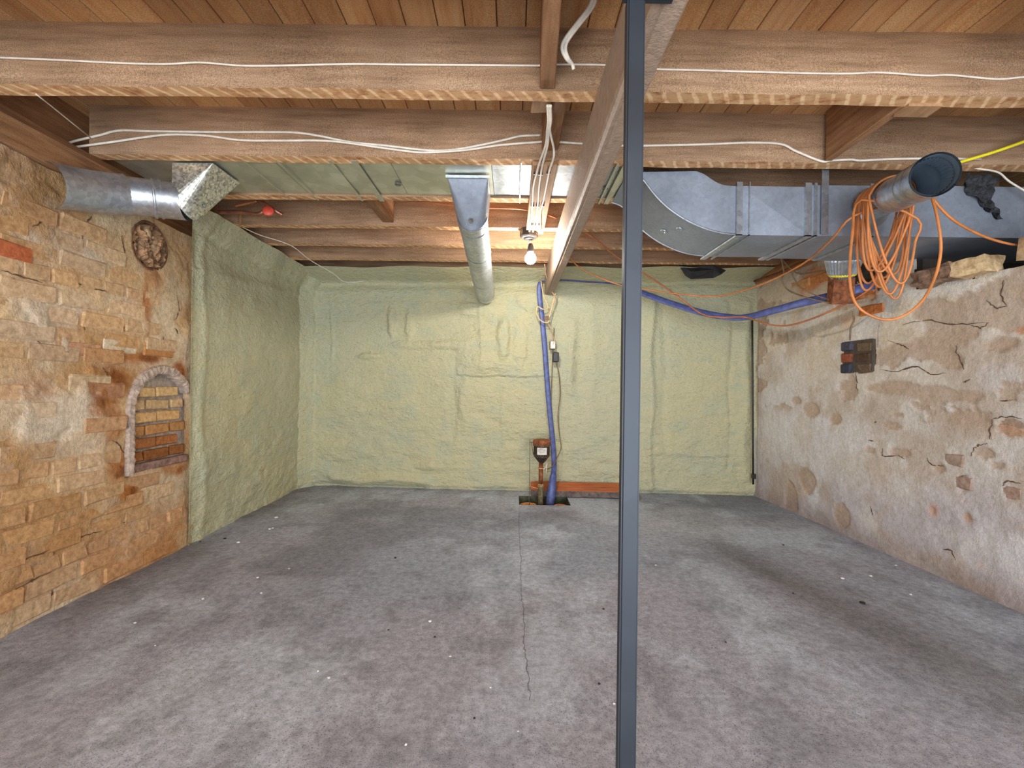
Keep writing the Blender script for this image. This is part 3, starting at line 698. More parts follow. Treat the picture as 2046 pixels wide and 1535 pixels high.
# blocking between joists
def block(x0, x1, y0, y1, z0, z1, label, mat=None):
    bm = bmesh.new(); add_box(bm, x0, x1, y0, y1, z0, z1, 0, 0.002)
    bmesh.ops.bevel(bm, geom=bm.edges[:], offset=0.003, segments=1, affect='EDGES')
    return tag(bobj('blocking', bm, mat or M_sill), label, 'blocking', 'solid blocking between joists')
xb0 = P(1078, 180, JA-0.06).x; xb1 = P(1108, 180, JA-0.06).x
_bo = block(xb0, xb1, 1.087, JA-0.057, HB+0.004, HT-0.002, 'orange-brown blocking in front of the nearest full joist, beside the dangling cable pair')
for v in _bo.data.vertices:
    if v.co.y < 1.2: v.co.x -= 0.014
block(P(1082, 290, JB-.06).x, P(1114, 290, JB-.06).x, JA+0.002, JB-0.075, HB+0.03, HT-0.002, 'blocking between first and second joists, white cable bundle passing over it')
block(P(1062, 215, JA+.03).x, P(1100, 215, JA+.03).x, JA+0.002, JA+0.085, HB+0.012, HB+0.09, 'short pale wooden cleat against the nearest full joist, under the cable bundle', M_pale)
block(P(1645, 318, JB-.06).x-0.005, P(1645, 318, JB-.06).x+0.028, JA+0.002, JB-0.075, HB+0.0, HT-0.002, 'blocking at the right between first and second joists, above the trunk duct')
bm = bmesh.new(); add_box(bm, P(1795, 214, JA+.02).x, P(1862, 214, JA+.02).x, JA-0.02, JA+0.04, HB-0.012, HB-0.001, 0, 0.002)
tag(bobj('wood_scrap', bm, M_pale), 'thin wood scrap nailed under the nearest full joist at the right', 'scrap')
block(P(735, 400, JC+.1).x, P(760, 400, JC+.1).x, JC+0.002, JD-0.057, HB+0.02, HT-0.06, 'pale short blocking behind the flat sheet metal pan')

# sills
def prism_y(name, prof, y0, y1, mat, parent=None, n=10, jit=0.003, xf=None):
    bm = bmesh.new(); rings = []
    for i in range(n+1):
        yy = y0+(y1-y0)*i/n; xo = xf(yy) if xf else 0
        rings.append([bm.verts.new((xo+p[0]+random.uniform(-jit, jit), yy, p[1]+random.uniform(-jit, jit))) for p in prof])
    m_ = len(prof)
    for i in range(n):
        for k_ in range(m_): bm.faces.new((rings[i][k_], rings[i][(k_+1) % m_], rings[i+1][(k_+1) % m_], rings[i+1][k_]))
    bm.faces.new(rings[0]); bm.faces.new(rings[-1]); return bobj(name, bm, mat, parent)
o = prism_y('sill_timber', [(-0.2, 1.700), (0.012, 1.700), (0.02, 1.72), (0.016, 1.80), (-0.01, 1.838), (-0.2, 1.838)], -2.6, 2.12, M_sill, None, 24, 0.003, XL)
tag(o, 'rough brown sill timber along the top of the left brick wall', 'sill beam')
bm = bmesh.new(); add_box(bm, -2.0, -1.86, -2.6, 4.0, 1.6, HT+0.02); bobj('rim_board', bm, M_sill, ceiling)
o = prism_y('sill_timber', [(0.0, 1.745), (0.2, 1.745), (0.2, 1.838), (0.0, 1.838), (-0.012, 1.80), (-0.014, 1.76)], 2.34, 3.84, M_sill, None, 14, 0.004, XR)
tag(o, 'dark brown sill timber on the right wall behind the trunk duct', 'sill beam')

# ================================================================== BEAM AND POST
bmx = [(0.262, 1.838), (0.262, 1.668), (0.266, 1.656), (0.275, 1.650), (0.286, 1.653), (0.290, 1.649), (0.330, 1.649), (0.336, 1.656), (0.336, 1.838)]
beam = prism_y('support_beam', bmx, -1.2, 3.80, M_beam, None, 60, 0.0006)
tag(beam, 'long brown painted steel beam under the joists running from the camera to the rear wall', 'beam')
PD = 0.87
pcx = 0.2295; pw = 0.0345
post = empty('support_post', (pcx, PD, 0), 'square blue-grey steel post standing on the floor in front of the beam', 'post')
bm = bmesh.new(); add_box(bm, pcx-pw/2, pcx+pw/2, PD, PD+pw*0.72, 0.006, 1.640)
bmesh.ops.bevel(bm, geom=[e for e in bm.edges if abs(e.verts[0].co.z-e.verts[1].co.z) > 1], offset=0.0035, segments=3, affect='EDGES')
bobj('tube', bm, M_post, post)
box('base_plate', pcx-0.05, pcx+0.05, PD-0.035, PD+0.065, 0, 0.008, M_post, post, 0.001)
box('top_plate', 0.205, 0.30, PD-0.03, PD+0.012, 1.640, 1.648, M_post, post, 0.001)

# ================================================================== DUCTS
# flat sheet metal pan between second and third joist
def XP(px, py): return PF(px, py, HB).x
pan = empty('sheet_metal_pan', (0, JB+0.1, HB), 'flat pale sheet metal return pan closing the bay between second and third joists', 'duct')
py0, py1 = JB+0.004, JC-0.058
segs = [-1.74, XP(590, 365), XP(800, 365), XP(985, 365), XP(1042, 365), XP(1225, 365), 0.55]
for i in range(len(segs)-1):
    bm = bmesh.new()
    a_, b_ = segs[i]+0.001, segs[i+1]-0.001; zc = HB+0.008; cx_ = (a_+b_)/2; cy_ = (py0+py1)/2
    q_ = [bm.verts.new(p) for p in ((a_, py0, zc), (b_, py0, zc), (b_, py1, zc), (a_, py1, zc))]; c_ = bm.verts.new((cx_, cy_, zc-0.004))
    for k in range(4): bm.faces.new((q_[k], q_[(k+1) % 4], c_))
    tp = [bm.verts.new((v.co.x, v.co.y, zc+0.15)) for v in q_]
    for k in range(4): bm.faces.new((q_[k], q_[(k+1) % 4], tp[(k+1) % 4], tp[k]))
    bobj('pan_sheet', bm, M_pan if i not in (3, 4) else M_galv, pan)
def strap(x, wdt, mat=M_pan, zo=0.0, y0=JB-0.03, y1=JC+0.0):
    box('strap', x-wdt/2, x+wdt/2, y0, y1, HB-0.004-zo, HB-0.0005-zo, mat, pan, 0.0008)
for (px, wdt) in [(695, 0.012), (738, 0.026), (600, 0.006), (1232, 0.026), (1216, 0.01)]: strap(XP(px, 365), wdt)
strap(XP(1040, 365), 0.006, M_galv); strap(XP(540, 365), 0.004)
def plug(loc, axis, r, parent, mat=M_galv):
    bm = bmesh.new(); lathe(bm, [(0.0005, 0.0008), (r*.45, 0.001), (r*.5, 0.004), (r*.9, 0.004), (r, 0.0)], 16, Mdir(loc, axis)); return bobj('test_plug', bm, mat, parent, True)
M_plugd = simple('plug_grey', (110, 110, 96), 0.5, 0.5)
plug((XP(793, 365), 2.16, HB+0.002), (0, 0, -1), 0.016, pan, M_plugd); plug((XP(1214, 368), 2.18, HB+0.002), (0, 0, -1), 0.014, pan, M_plugd)

# trunk duct with offset elbow at the right
TD = 2.0; TD2 = 2.33
trunk = empty('trunk_duct', (1.5, TD, 1.55), 'large rectangular galvanised trunk duct with a curved offset running off to the right', 'duct')
outer = [(0.50, 1.838), (0.555, 1.815), (0.60, 1.76), (0.64, 1.715), (0.69, 1.672), (0.76, 1.628), (0.84, 1.594), (0.91, 1.576), (0.985, 1.568)]
inner = [(0.80, 1.846), (0.835, 1.832), (0.865, 1.812), (0.895, 1.795), (0.93, 1.785), (0.985, 1.781)]
def c2(pts, n=5): return [(p.x, p.z) for p in catmull([Vector((a_, 0, b_)) for a_, b_ in pts], n)]
oc = c2(outer, 4); ic = c2(inner, 5)
# resample both to same count
def resamp(pts, n):
    d = [0]
    for i in range(1, len(pts)): d.append(d[-1]+math.hypot(pts[i][0]-pts[i-1][0], pts[i][1]-pts[i-1][1]))
    return [(float(np.interp(d[-1]*k/(n-1), d, [p[0] for p in pts])), float(np.interp(d[-1]*k/(n-1), d, [p[1] for p in pts]))) for k in range(n)]
NO = 26; oc = resamp(oc, NO); ic = resamp(ic, NO)
bm = bmesh.new(); R_ = []
for i in range(NO):
    (ox, oz), (ix, iz) = oc[i], ic[i]
    R_.append([bm.verts.new((ox, TD, oz)), bm.verts.new((ox, TD2, oz)), bm.verts.new((ix, TD2, iz)), bm.verts.new((ix, TD, iz))])
for i in range(NO-1):
    for k in range(4): bm.faces.new((R_[i][k], R_[i][(k+1) % 4], R_[i+1][(k+1) % 4], R_[i+1][k]))
bm.faces.new(R_[-1])
bobj('offset_elbow', bm, M_galvd, trunk)
for yy in (TD-0.002, TD2+0.001):
    bm = bmesh.new(); sweep(bm, [Vector((p[0], yy, p[1])) for p in oc], circ(0.004, 5)); bobj('elbow_seam', bm, M_galv, trunk)
def duct_seg(x0, x1, z0, z1, y0, y1, cross=True):
    bm = bmesh.new(); g = 0.007 if cross else 0
    v = {}
    for i, xx in enumerate((x0, x1)):
        for j, yy in enumerate((y0, y1)):
            for k, zz in enumerate((z0, z1)): v[i, j, k] = bm.verts.new((xx, yy, zz))
    fc = bm.verts.new(((x0+x1)/2, y0-g, (z0+z1)/2)); L_ = [v[0, 0, 0], v[1, 0, 0], v[1, 0, 1], v[0, 0, 1]]
    for k in range(4): bm.faces.new((L_[k], L_[(k+1) % 4], fc))
    bc = bm.verts.new(((x0+x1)/2, (y0+y1)/2, z0-g)); L_ = [v[0, 0, 0], v[1, 0, 0], v[1, 1, 0], v[0, 1, 0]]
    for k in range(4): bm.faces.new((L_[k], L_[(k+1) % 4], bc))
    bm.faces.new((v[0, 1, 0], v[1, 1, 0], v[1, 1, 1], v[0, 1, 1])); bm.faces.new((v[0, 0, 1], v[1, 0, 1], v[1, 1, 1], v[0, 1, 1]))
    bm.faces.new((v[0, 0, 0], v[0, 1, 0], v[0, 1, 1], v[0, 0, 1])); bm.faces.new((v[1, 0, 0], v[1, 1, 0], v[1, 1, 1], v[1, 0, 1]))
    return bobj('duct_section', bm, M_galvd, trunk)
dx1 = P(1617, 420, TD).x
duct_seg(0.987, dx1, 1.568, 1.783, TD, TD2+0.01); duct_seg(dx1+0.002, 1.56, 1.568, 1.790, TD-0.003, TD2+0.03, False)
duct_seg(1.562, 2.75, 1.568, 1.792, TD-0.005, TD2+0.06, False)
for xx, wd in ((0.986, 0.026), (1.03, 0.004), (dx1-0.01, 0.028), (dx1+0.022, 0.012), (1.565, 0.014)):
    bm = bmesh.new(); add_box(bm, xx-wd/2, xx+wd/2, TD-0.011, TD-0.001, 1.562, 1.797); add_box(bm, xx-wd/2, xx+wd/2, TD-0.011, TD2+0.04, 1.560, 1.567)
    bobj('cleat', bm, M_galv, trunk)
hx = P(1644, 400, TD).x
bm = bmesh.new(); add_box(bm, hx-0.015, hx+0.015, TD-0.016, TD-0.012, 1.572, HB+0.03); add_box(bm, hx-0.015, hx+0.015, TD-0.016, JB+0.02, HB+0.026, HB+0.03); bobj('hanger_strap', bm, M_galv, trunk)
for (ox_, yy) in ((12, 2.1), (10, 2.2)):
    p = oc[ox_+3]; q_ = oc[ox_+4]; t = Vector((q_[0]-p[0], 0, q_[1]-p[1])).normalized(); nn_ = Vector((t.z, 0, -t.x))
    plug(Vector((p[0], yy, p[1]))+nn_*0.001, nn_, 0.016, trunk)

# round take-off pipe on the trunk
def pipe(name, path, r, mat, parent, n=28, cap=False):
    bm = bmesh.new(); pr = (lambda i: circ(r if not callable(r) else r(i), n)); sweep(bm, path, pr, cap=cap); return bobj(name, bm, mat, parent, True)
def band(path_pt, axis, r, parent, mat=M_galv, w_=0.006, h_=0.003):
    bm = bmesh.new(); lathe(bm, [(r, -w_), (r+h_, -w_/2), (r+h_, w_/2), (r, w_)], 32, Mdir(path_pt, axis)); return bobj('bead', bm, mat, parent, True)
TB = P(1738, 416, TD-0.005); TO = P(1868, 349, 1.46)
take = empty('takeoff_pipe', TB, 'short open-ended round galvanised pipe sticking out of the trunk duct, cord coiled on it', 'pipe')
ax = (TO-TB).normalized(); k1 = TB+Vector((-0.03, -0.16, -0.005)); k2 = TB+(TO-TB)*0.5
path = catmull([TB, k1, k2, TO-ax*0.1, TO], 8)
R0 = 0.064
pipe('pipe_wall', path, lambda i: R0 if i < len(path)-9 else R0+0.004*min(1, (i-len(path)+9)/4), M_galv, take)
pipe('pipe_inside', path, R0-0.002, M_inside, take)
for i in (6, 14, 22, len(path)-8): band(path[i], (path[i+1]-path[i]), R0, take)
bm = bmesh.new()       # crimped inner collar visible in the mouth
s_, u_, a_ = frame_from(ax); rg = []
for t_, rr_ in ((-0.11, R0-0.006), (-0.03, R0-0.006)):
    rg.append([bm.verts.new(TO+ax*t_+s_*((rr_+(0.0025 if k % 2 else -0.0015))*math.cos(2*math.pi*k/72))+u_*((rr_+(0.0025 if k % 2 else -0.0015))*math.sin(2*math.pi*k/72))) for k in range(72)])
for k in range(72): bm.faces.new((rg[0][k], rg[0][(k+1) % 72], rg[1][(k+1) % 72], rg[1][k]))
bobj('crimped_collar', bm, M_inside, take)
bm = bmesh.new(); lathe(bm, [(R0, 0.0), (R0+0.022, 0.0), (R0+0.022, 0.004), (R0, 0.004)], 32, Mdir(TB+Vector((0, 0.0, 0)), (0, -1, 0))); bobj('flange', bm, M_galv, take)

# left round pipe and boot
lp = empty('left_branch_pipe', (-1.5, 1.95, 1.62), 'round galvanised pipe with elbow and spangled boot leaving the top of the left brick wall', 'pipe')
c0 = P(98, 370, 1.70); c1 = P(180, 383, 1.83); c2_ = P(300, 396, 1.97); c3 = P(352, 402, 2.0)
pipe('pipe_wall', catmull([c0, c1, P(250, 390, 1.93)], 8), 0.083, M_galv, lp)
pipe('adjustable_elbow', catmull([P(246, 390, 1.928), c2_, c3, P(372, 404, 2.01)], 8), 0.078, M_galv, lp)
for (px, py, d_) in ((250, 390, 1.93), (308, 397, 1.975), (322, 398, 1.985)): band(P(px, py, d_), Vector(c3)-Vector(c1), 0.080, lp, M_galv, 0.007, 0.004)
bm = bmesh.new(); NB = 32
top = []; bot = []
tx0, tx1, ty0, ty1 = XP(358, 333), XP(436, 333), 1.965, 2.16
cc = P(372, 404, 2.01)
rect = []
for k in range(NB):
    t = 2*math.pi*k/NB; a_, b_ = math.cos(t), math.sin(t); m_ = max(abs(a_), abs(b_)); rect.append((a_/m_, b_/m_))
# circle ring faces left (-X); rectangle ring is horizontal at the joist bottoms
def square_to_round(bm, ring, corners):
    """each quarter of the round ring fans to one corner of the square end"""
    q = NB//4
    for c_i in range(4):
        for j in range(q): bm.faces.new((ring[c_i*q+j], ring[(c_i*q+j+1) % NB], corners[c_i]))
        bm.faces.new((ring[((c_i+1)*q) % NB], corners[(c_i+1) % 4], corners[c_i]))
for k in range(NB):
    t = 2*math.pi*k/NB
    bot.append(bm.verts.new((cc.x-0.03*math.cos(t), cc.y+0.078*math.sin(t), cc.z+0.078*math.cos(t))))
square_to_round(bm, bot, [bm.verts.new(p) for p in ((tx0, ty1, HB-0.002), (tx1, ty1, HB-0.002), (tx1, ty0, HB-0.002), (tx0, ty0, HB-0.002))])
bobj('register_boot', bm, M_spangle, lp)
pb = P(410, 415, 2.03); plug(pb+Vector((0.012, -0.03, 0)), (0.6, -0.7, -0.4), 0.012, lp, M_plugd)

# middle branch: boot and round pipe running to the rear wall
mp_ = empty('middle_branch_pipe', (-0.2, 2.2, 1.66), 'round galvanised pipe with tapered boot dropping from the pan and running to the rear wall', 'pipe')
m0 = Vector((P(945, 420, 2.24).x, 2.20, 1.712)); m1 = Vector((P(968, 583, 3.6).x, 3.66, CZ+0.735))
pth = catmull([m0, m0+(m1-m0)*0.3, m0+(m1-m0)*0.7, m1, m1+Vector((0, 0.1, 0.0))], 8)
pipe('pipe_wall', pth, 0.074, M_galv, mp_)
for i in (2, 9, 17, 24): band(pth[i], pth[i+1]-pth[i], 0.074, mp_, M_galv, 0.005, 0.0025)
bm = bmesh.new(); top = []; mid = []; bot = []
tx0, tx1, ty0, ty1 = XP(893, 350), XP(975, 350), 2.06, 2.29
for k in range(NB):
    t = 2*math.pi*k/NB
    bot.append(bm.verts.new((m0.x+0.076*math.cos(t), m0.y+0.035-0.03*math.sin(t), m0.z-0.076*math.sin(t))))
square_to_round(bm, bot, [bm.verts.new(p) for p in ((tx1, ty0, HB-0.001), (tx0, ty0, HB-0.001), (tx0, ty1, HB-0.001), (tx1, ty1, HB-0.001))])
bobj('register_boot', bm, M_galvd, mp_)
bm = bmesh.new(); add_box(bm, tx0-0.006, tx1+0.006, ty0-0.008, ty0+0.002, HB-0.012, HB+0.0); bobj('boot_flange', bm, M_galv, mp_)
plug(P(941, 441, 2.125), (0, -1, -0.5), 0.012, mp_, M_plugd)

# small round pleated duct end under the trunk by the right wall
sd = empty('pleated_duct_end', P(1688, 530, 2.45), 'small crimped round duct end with yellow tape behind the trunk duct by the right wall', 'pipe')
bm = bmesh.new(); rg = []; M_ = Mdir(P(1686, 520, 2.45), (0.15, 0.35, -1.0))
for (r__, z__) in ((0.085, -0.1), (0.085, 0.0), (0.066, 0.07), (0.045, 0.10)):
    rg.append([bm.verts.new(M_ @ Vector(((r__+(0.003 if k % 2 else -0.003))*math.cos(2*math.pi*k/64), (r__+(0.003 if k % 2 else -0.003))*math.sin(2*math.pi*k/64), z__))) for k in range(64)])
for i in range(3):
    for k in range(64): bm.faces.new((rg[i][k], rg[i][(k+1) % 64], rg[i+1][(k+1) % 64], rg[i+1][k]))
bm.faces.new(rg[-1]); bobj('crimped_cone', bm, M_galv, sd)
band(M_ @ Vector((0, 0, 0.075)), M_.to_3x3() @ Vector((0, 0, 1)), 0.062, sd, M_yellow, 0.007, 0.003)
bm = bmesh.new(); add_box(bm, -0.05, 0.05, -0.05, 0.05, 0, 0.14, 0, 0.008); xform(bm, M_ @ Matrix.Translation((0, 0, 0.09))); bobj('rotten_wood_stub', bm, M_rust, sd)

# ================================================================== LIGHT
lamp = empty('ceiling_bulb', P(1058, 462, JD-0.03), 'bare lit bulb in a black socket on a black ceiling box', 'lamp')
bx_, by_ = P(1057, 470, JD-0.03).x, JD-0.028
bm = bmesh.new(); lathe(bm, [(0.001, HB), (0.056, HB), (0.056, HB-0.045), (0.05, HB-0.052), (0.022, HB-0.055), (0.001, HB-0.055)], 8, Matrix.Translation((bx_, by_, 0))); bobj('ceiling_box', bm, M_porc, lamp)
bm = bmesh.new(); lathe(bm, [(0.03, HB-0.055), (0.03, HB-0.060), (0.012, HB-0.064), (0.001, HB-0.064)], 20, Matrix.Translation((bx_, by_, 0))); bobj('box_cover', bm, M_porc, lamp, True)
bcx, bcz = P(1060, 517, by_).x, P(1060, 517, by_).z
tube('pendant_cord', [(bx_-0.006, by_, HB-0.06), (bx_-0.003, by_, HB-0.085), (bcx, by_, bcz+0.085)], 0.003, M_white, lamp)
tube('pendant_cord', [(bx_+0.006, by_, HB-0.06), (bx_+0.005, by_, HB-0.085), (bcx, by_, bcz+0.085)], 0.003, M_white, lamp)
bm = bmesh.new(); lathe(bm, [(0.001, bcz+0.092), (0.012, bcz+0.09), (0.018, bcz+0.07), (0.021, bcz+0.045), (0.021, bcz+0.032), (0.001, bcz+0.032)], 20, Matrix.Translation((bcx, by_, 0))); bobj('socket', bm, M_black, lamp, True)
bm = bmesh.new(); lathe(bm, [(0.0005, bcz-BR)]+[(BR*math.sin(t), bcz-BR*math.cos(t)) for t in np.linspace(0.15, 2.4, 14)]+[(0.014, bcz+0.036)], 24, Matrix.Translation((bcx, by_, 0))); bobj('glass_bulb', bm, M_bulb, lamp, True)

# ================================================================== CABLE BOARD AND CABLES
xm = (P(1058, 345, 1.98).x+P(1054, 460, JD).x)/2
cb = tag(box('cable_board', xm, xm+0.105, JB-0.05, JD-0.005, HB-0.022, HB-0.005, M_pale, None, 0.002), 'pale board under the joists carrying three white cables towards the bulb', 'board')
def cable(name, pts, r, mat, label, cat='cable', grp=None, n=8, seg=6):
    return tag(tube(name, pts, r, mat, None, seg, n), label, cat, grp)
dA = JA-0.055-0.005; dB = JB-0.055-0.006
cable('joist_cable', [P(x_, y_, dA) for x_, y_ in ((-60, 112), (0, 115), (120, 120), (240, 126), (330, 128), (400, 125), (480, 131), (560, 131), (700, 128), (800, 129), (940, 130), (1070, 131))] +
      [P(1075, 131, dA-0.008), P(1112, 129, dA-0.008)]+[P(x_, y_, dA) for x_, y_ in ((1150, 129), (1210, 130), (1260, 134), (1310, 138), (1420, 141), (1560, 145), (1650, 147), (1700, 147), (1760, 145), (1850, 151), (1900, 150), (1990, 158), (2046, 154), (2120, 150))], 0.0032, M_white,
      'thin white cable running the whole width along the nearest full joist')
up = [(120, 292), (150, 282), (200, 270), (238, 261), (300, 262), (430, 264), (520, 264), (590, 265), (640, 272), (700, 284), (770, 291), (850, 300), (900, 300), (960, 290), (1010, 279), (1040, 272), (1080, 270)]
cable('joist_cable', [P(x_, y_, dB) for x_, y_ in up], 0.005, M_white, 'upper of the two drooping white cables on the second joist')
lo = [(130, 298), (165, 292), (230, 283), (290, 274), (340, 269), (410, 271), (480, 280), (560, 281), (640, 281), (690, 285), (760, 295), (830, 304), (870, 304), (930, 300), (1000, 290), (1075, 284)]
cable('joist_cable', [P(x_, y_, dB-0.003) for x_, y_ in lo]+[P(1090, 283, dB-0.01), P(1120, 284, dB-0.01)]+[P(x_, y_, dB-0.003) for x_, y_ in ((1160, 287), (1240, 291), (1300, 291), (1420, 288), (1500, 285), (1560, 288), (1590, 302), (1640, 322), (1660, 321), (1700, 319), (1720, 321), (1780, 318), (1860, 317), (1960, 318))], 0.0048, M_white,
      'lower drooping white cable on the second joist, continuing right to the open pipe')
# bundle over the cable board
def bz_(px, py, up_=0.004): p = PF(px, py, HB-0.026-up_); return p
tops = [(1097, 213), (1098, 240), (1096, 262)]
for k, (pp, lab) in enumerate([([(1090, 290), (1078, 325), (1073, 342), (1066, 370), (1064, 400), (1062, 430), (1058, 458)], 'left white cable of the three stapled along the pale board'),
                        ([(1094, 290), (1085, 325), (1081, 345), (1077, 375), (1075, 405), (1071, 430), (1065, 459)], 'middle white cable of the three stapled along the pale board'),
                        ([(1106, 295), (1106, 315), (1098, 340), (1092, 370), (1086, 400), (1080, 425), (1080, 463)], 'right white cable of the three stapled along the pale board')]):
    p_ = [PF(tops[0][0]+k*3-3, 211, HB-0.004), PF(tops[1][0]+k*3-3, 240, HB+0.012), PF(tops[2][0]+k*3-3, 262, HB+0.014), PF(pp[0][0], pp[0][1], HB+0.0), PF(pp[1][0], pp[1][1], HB-0.02)]
    q_ = [bz_(*a_) for a_ in pp[2:]]; q_[-1].z -= 0.012
    cable('lamp_cable', p_+q_, 0.0048, M_white, lab)
def staple(px, py, k): 
    p = bz_(px, py, 0); bm = bmesh.new(); add_box(bm, p.x-0.009, p.x+0.009, p.y-0.003, p.y+0.003, p.z-0.007, p.z+0.004); bobj('staple', bm, M_black, cb)
for (px, py) in ((1070, 346), (1080, 347), (1096, 345), (1064, 411), (1074, 411), (1084, 410), (1061, 448), (1068, 448), (1079, 448)): staple(px, py, 0)
for dx_, lab in ((0, 'near strand of the dangling pair of beige cables at the top centre'), (7, 'far strand of the dangling pair of beige cables at the top centre')):
    cable('dangling_cable', [P(1190+dx_, -30, 1.25), P(1178+dx_, 12, 1.28), P(1150+dx_, 50, 1.30), P(1128+dx_, 80, 1.32), P(1123+dx_, 98, 1.33), P(1131+dx*0 if False else 1131+dx_*0.6, 116, 1.34), P(1143, 128, 1.36), P(1146, 138, 1.37)], 0.0055, M_white, lab)
cable('pull_string', [P(72, 188, JA-0.02), P(110, 218, 1.62), P(185, 279, 1.86)], 0.0022, M_white, 'taut pale string from the nearest joist down to the left sill', 'string', n=2)
cable('thin_wire', [P(480, 452, 2.8), P(520, 470, 2.95), P(580, 490, 3.1), P(620, 520, 3.3), P(665, 546, 3.5), P(685, 562, 3.6), P(705, 564, 3.68), P(727, 562, 3.72)], 0.003, M_white, 'stray pale wire hanging in the upper left corner of the foam wall', 'wire')
cable('yellow_line', [P(2120, 254, 1.80), P(2046, 283, 1.82), P(1980, 306, 1.84), P(1912, 326, 1.86), P(1880, 337, 1.87)], 0.0065, M_yellow, 'bright yellow line coming in from the right edge behind the open pipe', 'line')
cable('right_wire', [P(2080, 400, 1.93), P(2020, 365, 1.95), P(1995, 345, 1.94), P(1960, 338, 1.93), P(1925, 333, 1.95)], 0.004, M_white, 'curved white wire above the trunk duct at the right edge', 'wire')

# orange extension cord coiled round the take-off pipe
cord = []
side, upv, axv = frame_from(ax)
if side.x > 0: side = -side       # side now points left
def loop(t, L_, R=R0+0.008, wob=0.0, sl=0.0, n=22, yaw=0.0):
    c_ = TB+(TO-TB)*t; out = []
    for k in range(n):
        th = 2*math.pi*k/n
        sx = math.cos(th)*R; vz = math.sin(th)*R if math.sin(th) > 0 else math.sin(th)*L_
        if math.sin(th) < 0: sx = math.cos(th)*R*(1-0.25*abs(math.sin(th)))+wob*math.sin(th)*1.0
        out.append(c_+side*(-sx)+Vector((0, 0, 1))*vz+ax*(sl*math.sin(th)+yaw*math.cos(th))+ax*(0.010*k/n))
    return out
specs = [(.12, .33, .02, .02), (.16, .31, -.03, .03), (.20, .36, .03, .05), (.24, .30, -.04, .01), (.28, .35, .0, .04), (.32, .28, .04, .03), (.36, .38, -.02, .05), (.40, .29, .035, .0), (.30, .40, -.05, .05), (.22, .26, .02, .06), (.42, .34, -.035, .02)]
pts = [P(1240, 570, 3.25), P(1288, 578, 3.25), P(1350, 587, 3.2), P(1430, 592, 3.1), P(1510, 573, 2.75), P(1600, 530, 2.30), P(1660, 480, 1.98), P(1705, 432, 1.86)]
lead = [P(1108, 470, 3.0), P(1150, 528, 3.25), P(1190, 551, 3.28)]
for sp in specs: pts += loop(sp[0], sp[1], R0+0.008+0.003*random.random(), sp[2], sp[3])
pts += [P(1720, 400, 1.80), P(1703, 470, 1.74), P(1698, 560, 1.70), P(1712, 610, 1.68), P(1750, 635, 1.66), P(1790, 637, 1.64), P(1835, 610, 1.62), P(1866, 560, 1.62), P(1880, 500, 1.62), P(1874, 440, 1.62), P(1862, 395, 1.66), P(1850, 370, 1.7),
        P(1866, 400, 1.7), P(1905, 440, 1.72), P(1960, 470, 1.75), P(2010, 486, 1.78), P(2046, 490, 1.8), P(2120, 492, 1.85)]
cable('extension_cord', lead+pts, 0.0048, M_orange, 'orange extension cord coiled over the open pipe, its ends trailing left and right', 'cord', n=4, seg=6)
cable('second_cord', [P(760, 396, 2.40), P(858, 405, 2.45), P(950, 414, 2.5), P(1053, 419, 2.6), P(1118, 438, 2.75), P(1172, 466, 2.85), P(1238, 517, 3.1), P(1290, 549, 3.2), P(1340, 582, 3.24), P(1400, 626, 3.2), P(1440, 634, 3.1), P(1490, 634, 2.99),
                      P(1530, 647, 3.05), P(1570, 651, 2.95), P(1620, 638, 2.75), P(1680, 612, 2.6), P(1710, 596, 2.52), P(1735, 580, 2.48)], 0.0055, M_orange2, 'thinner brownish orange cord drooping below the blue hose', 'cord')
# blue lay-flat discharge hose : ribbon from the sump up the rear wall, along the sill and across to the right wall
hpts = [(1099, 1030, 3.56), (1100, 1000, 3.56), (1104, 965, 3.58), (1107, 925, 3.66), (1103, 870, 3.74), (1098, 820, 3.78), (1093, 760, 3.79), (1088, 690, 3.79), (1083, 635, 3.79), (1078, 590, 3.79), (1080, 566, 3.77), (1095, 561, 3.74), (1125, 560, 3.70), (1170, 563, 3.66), (1215, 566, 3.6),
        (1250, 572, 3.55), (1290, 588, 3.5), (1340, 606, 3.42), (1400, 624, 3.3), (1450, 633, 3.2), (1490, 634, 3.08), (1540, 622, 2.9), (1600, 606, 2.72), (1660, 592, 2.6), (1715, 578, 2.50), (1745, 570, 2.52)]
hp = catmull([P(*a_) for a_ in hpts], 6); bm = bmesh.new()
wdt = lambda i: 0.012 if (60 < i < 92) else (0.024 if i > 92 else (0.034 if i < 12 else 0.021))
rings = []
for i, p in enumerate(hp):
    t = (hp[min(i+1, len(hp)-1)]-hp[max(i-1, 0)]).normalized(); view = (p-Vector((0, 0, CZ))).normalized()
    fl = Vector((0, -1, 0.15)).normalized()
    s = t.cross(fl).normalized(); u_ = s.cross(t).normalized(); W_ = wdt(i) if i in (0,) else 0.5*(wdt(i)+wdt(max(0, i-3))); T_ = 0.006 if i > 14 else 0.018
    if 60 < i < 90: T_ = 0.012; W_ = 0.006
    rings.append([bm.verts.new(p+s*(W_*math.cos(a_))+u_*(T_*math.sin(a_))) for a_ in np.linspace(0, 2*math.pi, 11)[:-1]])
for i in range(len(rings)-1):
    for k in range(10): bm.faces.new((rings[i][k], rings[i][(k+1) % 10], rings[i+1][(k+1) % 10], rings[i+1][k]))
bm.faces.new(rings[0]); bm.faces.new(rings[-1])
tag(bobj('discharge_hose', bm, M_blue, None, True), 'blue lay-flat hose rising from the sump pit and crossing to the right wall', 'hose')

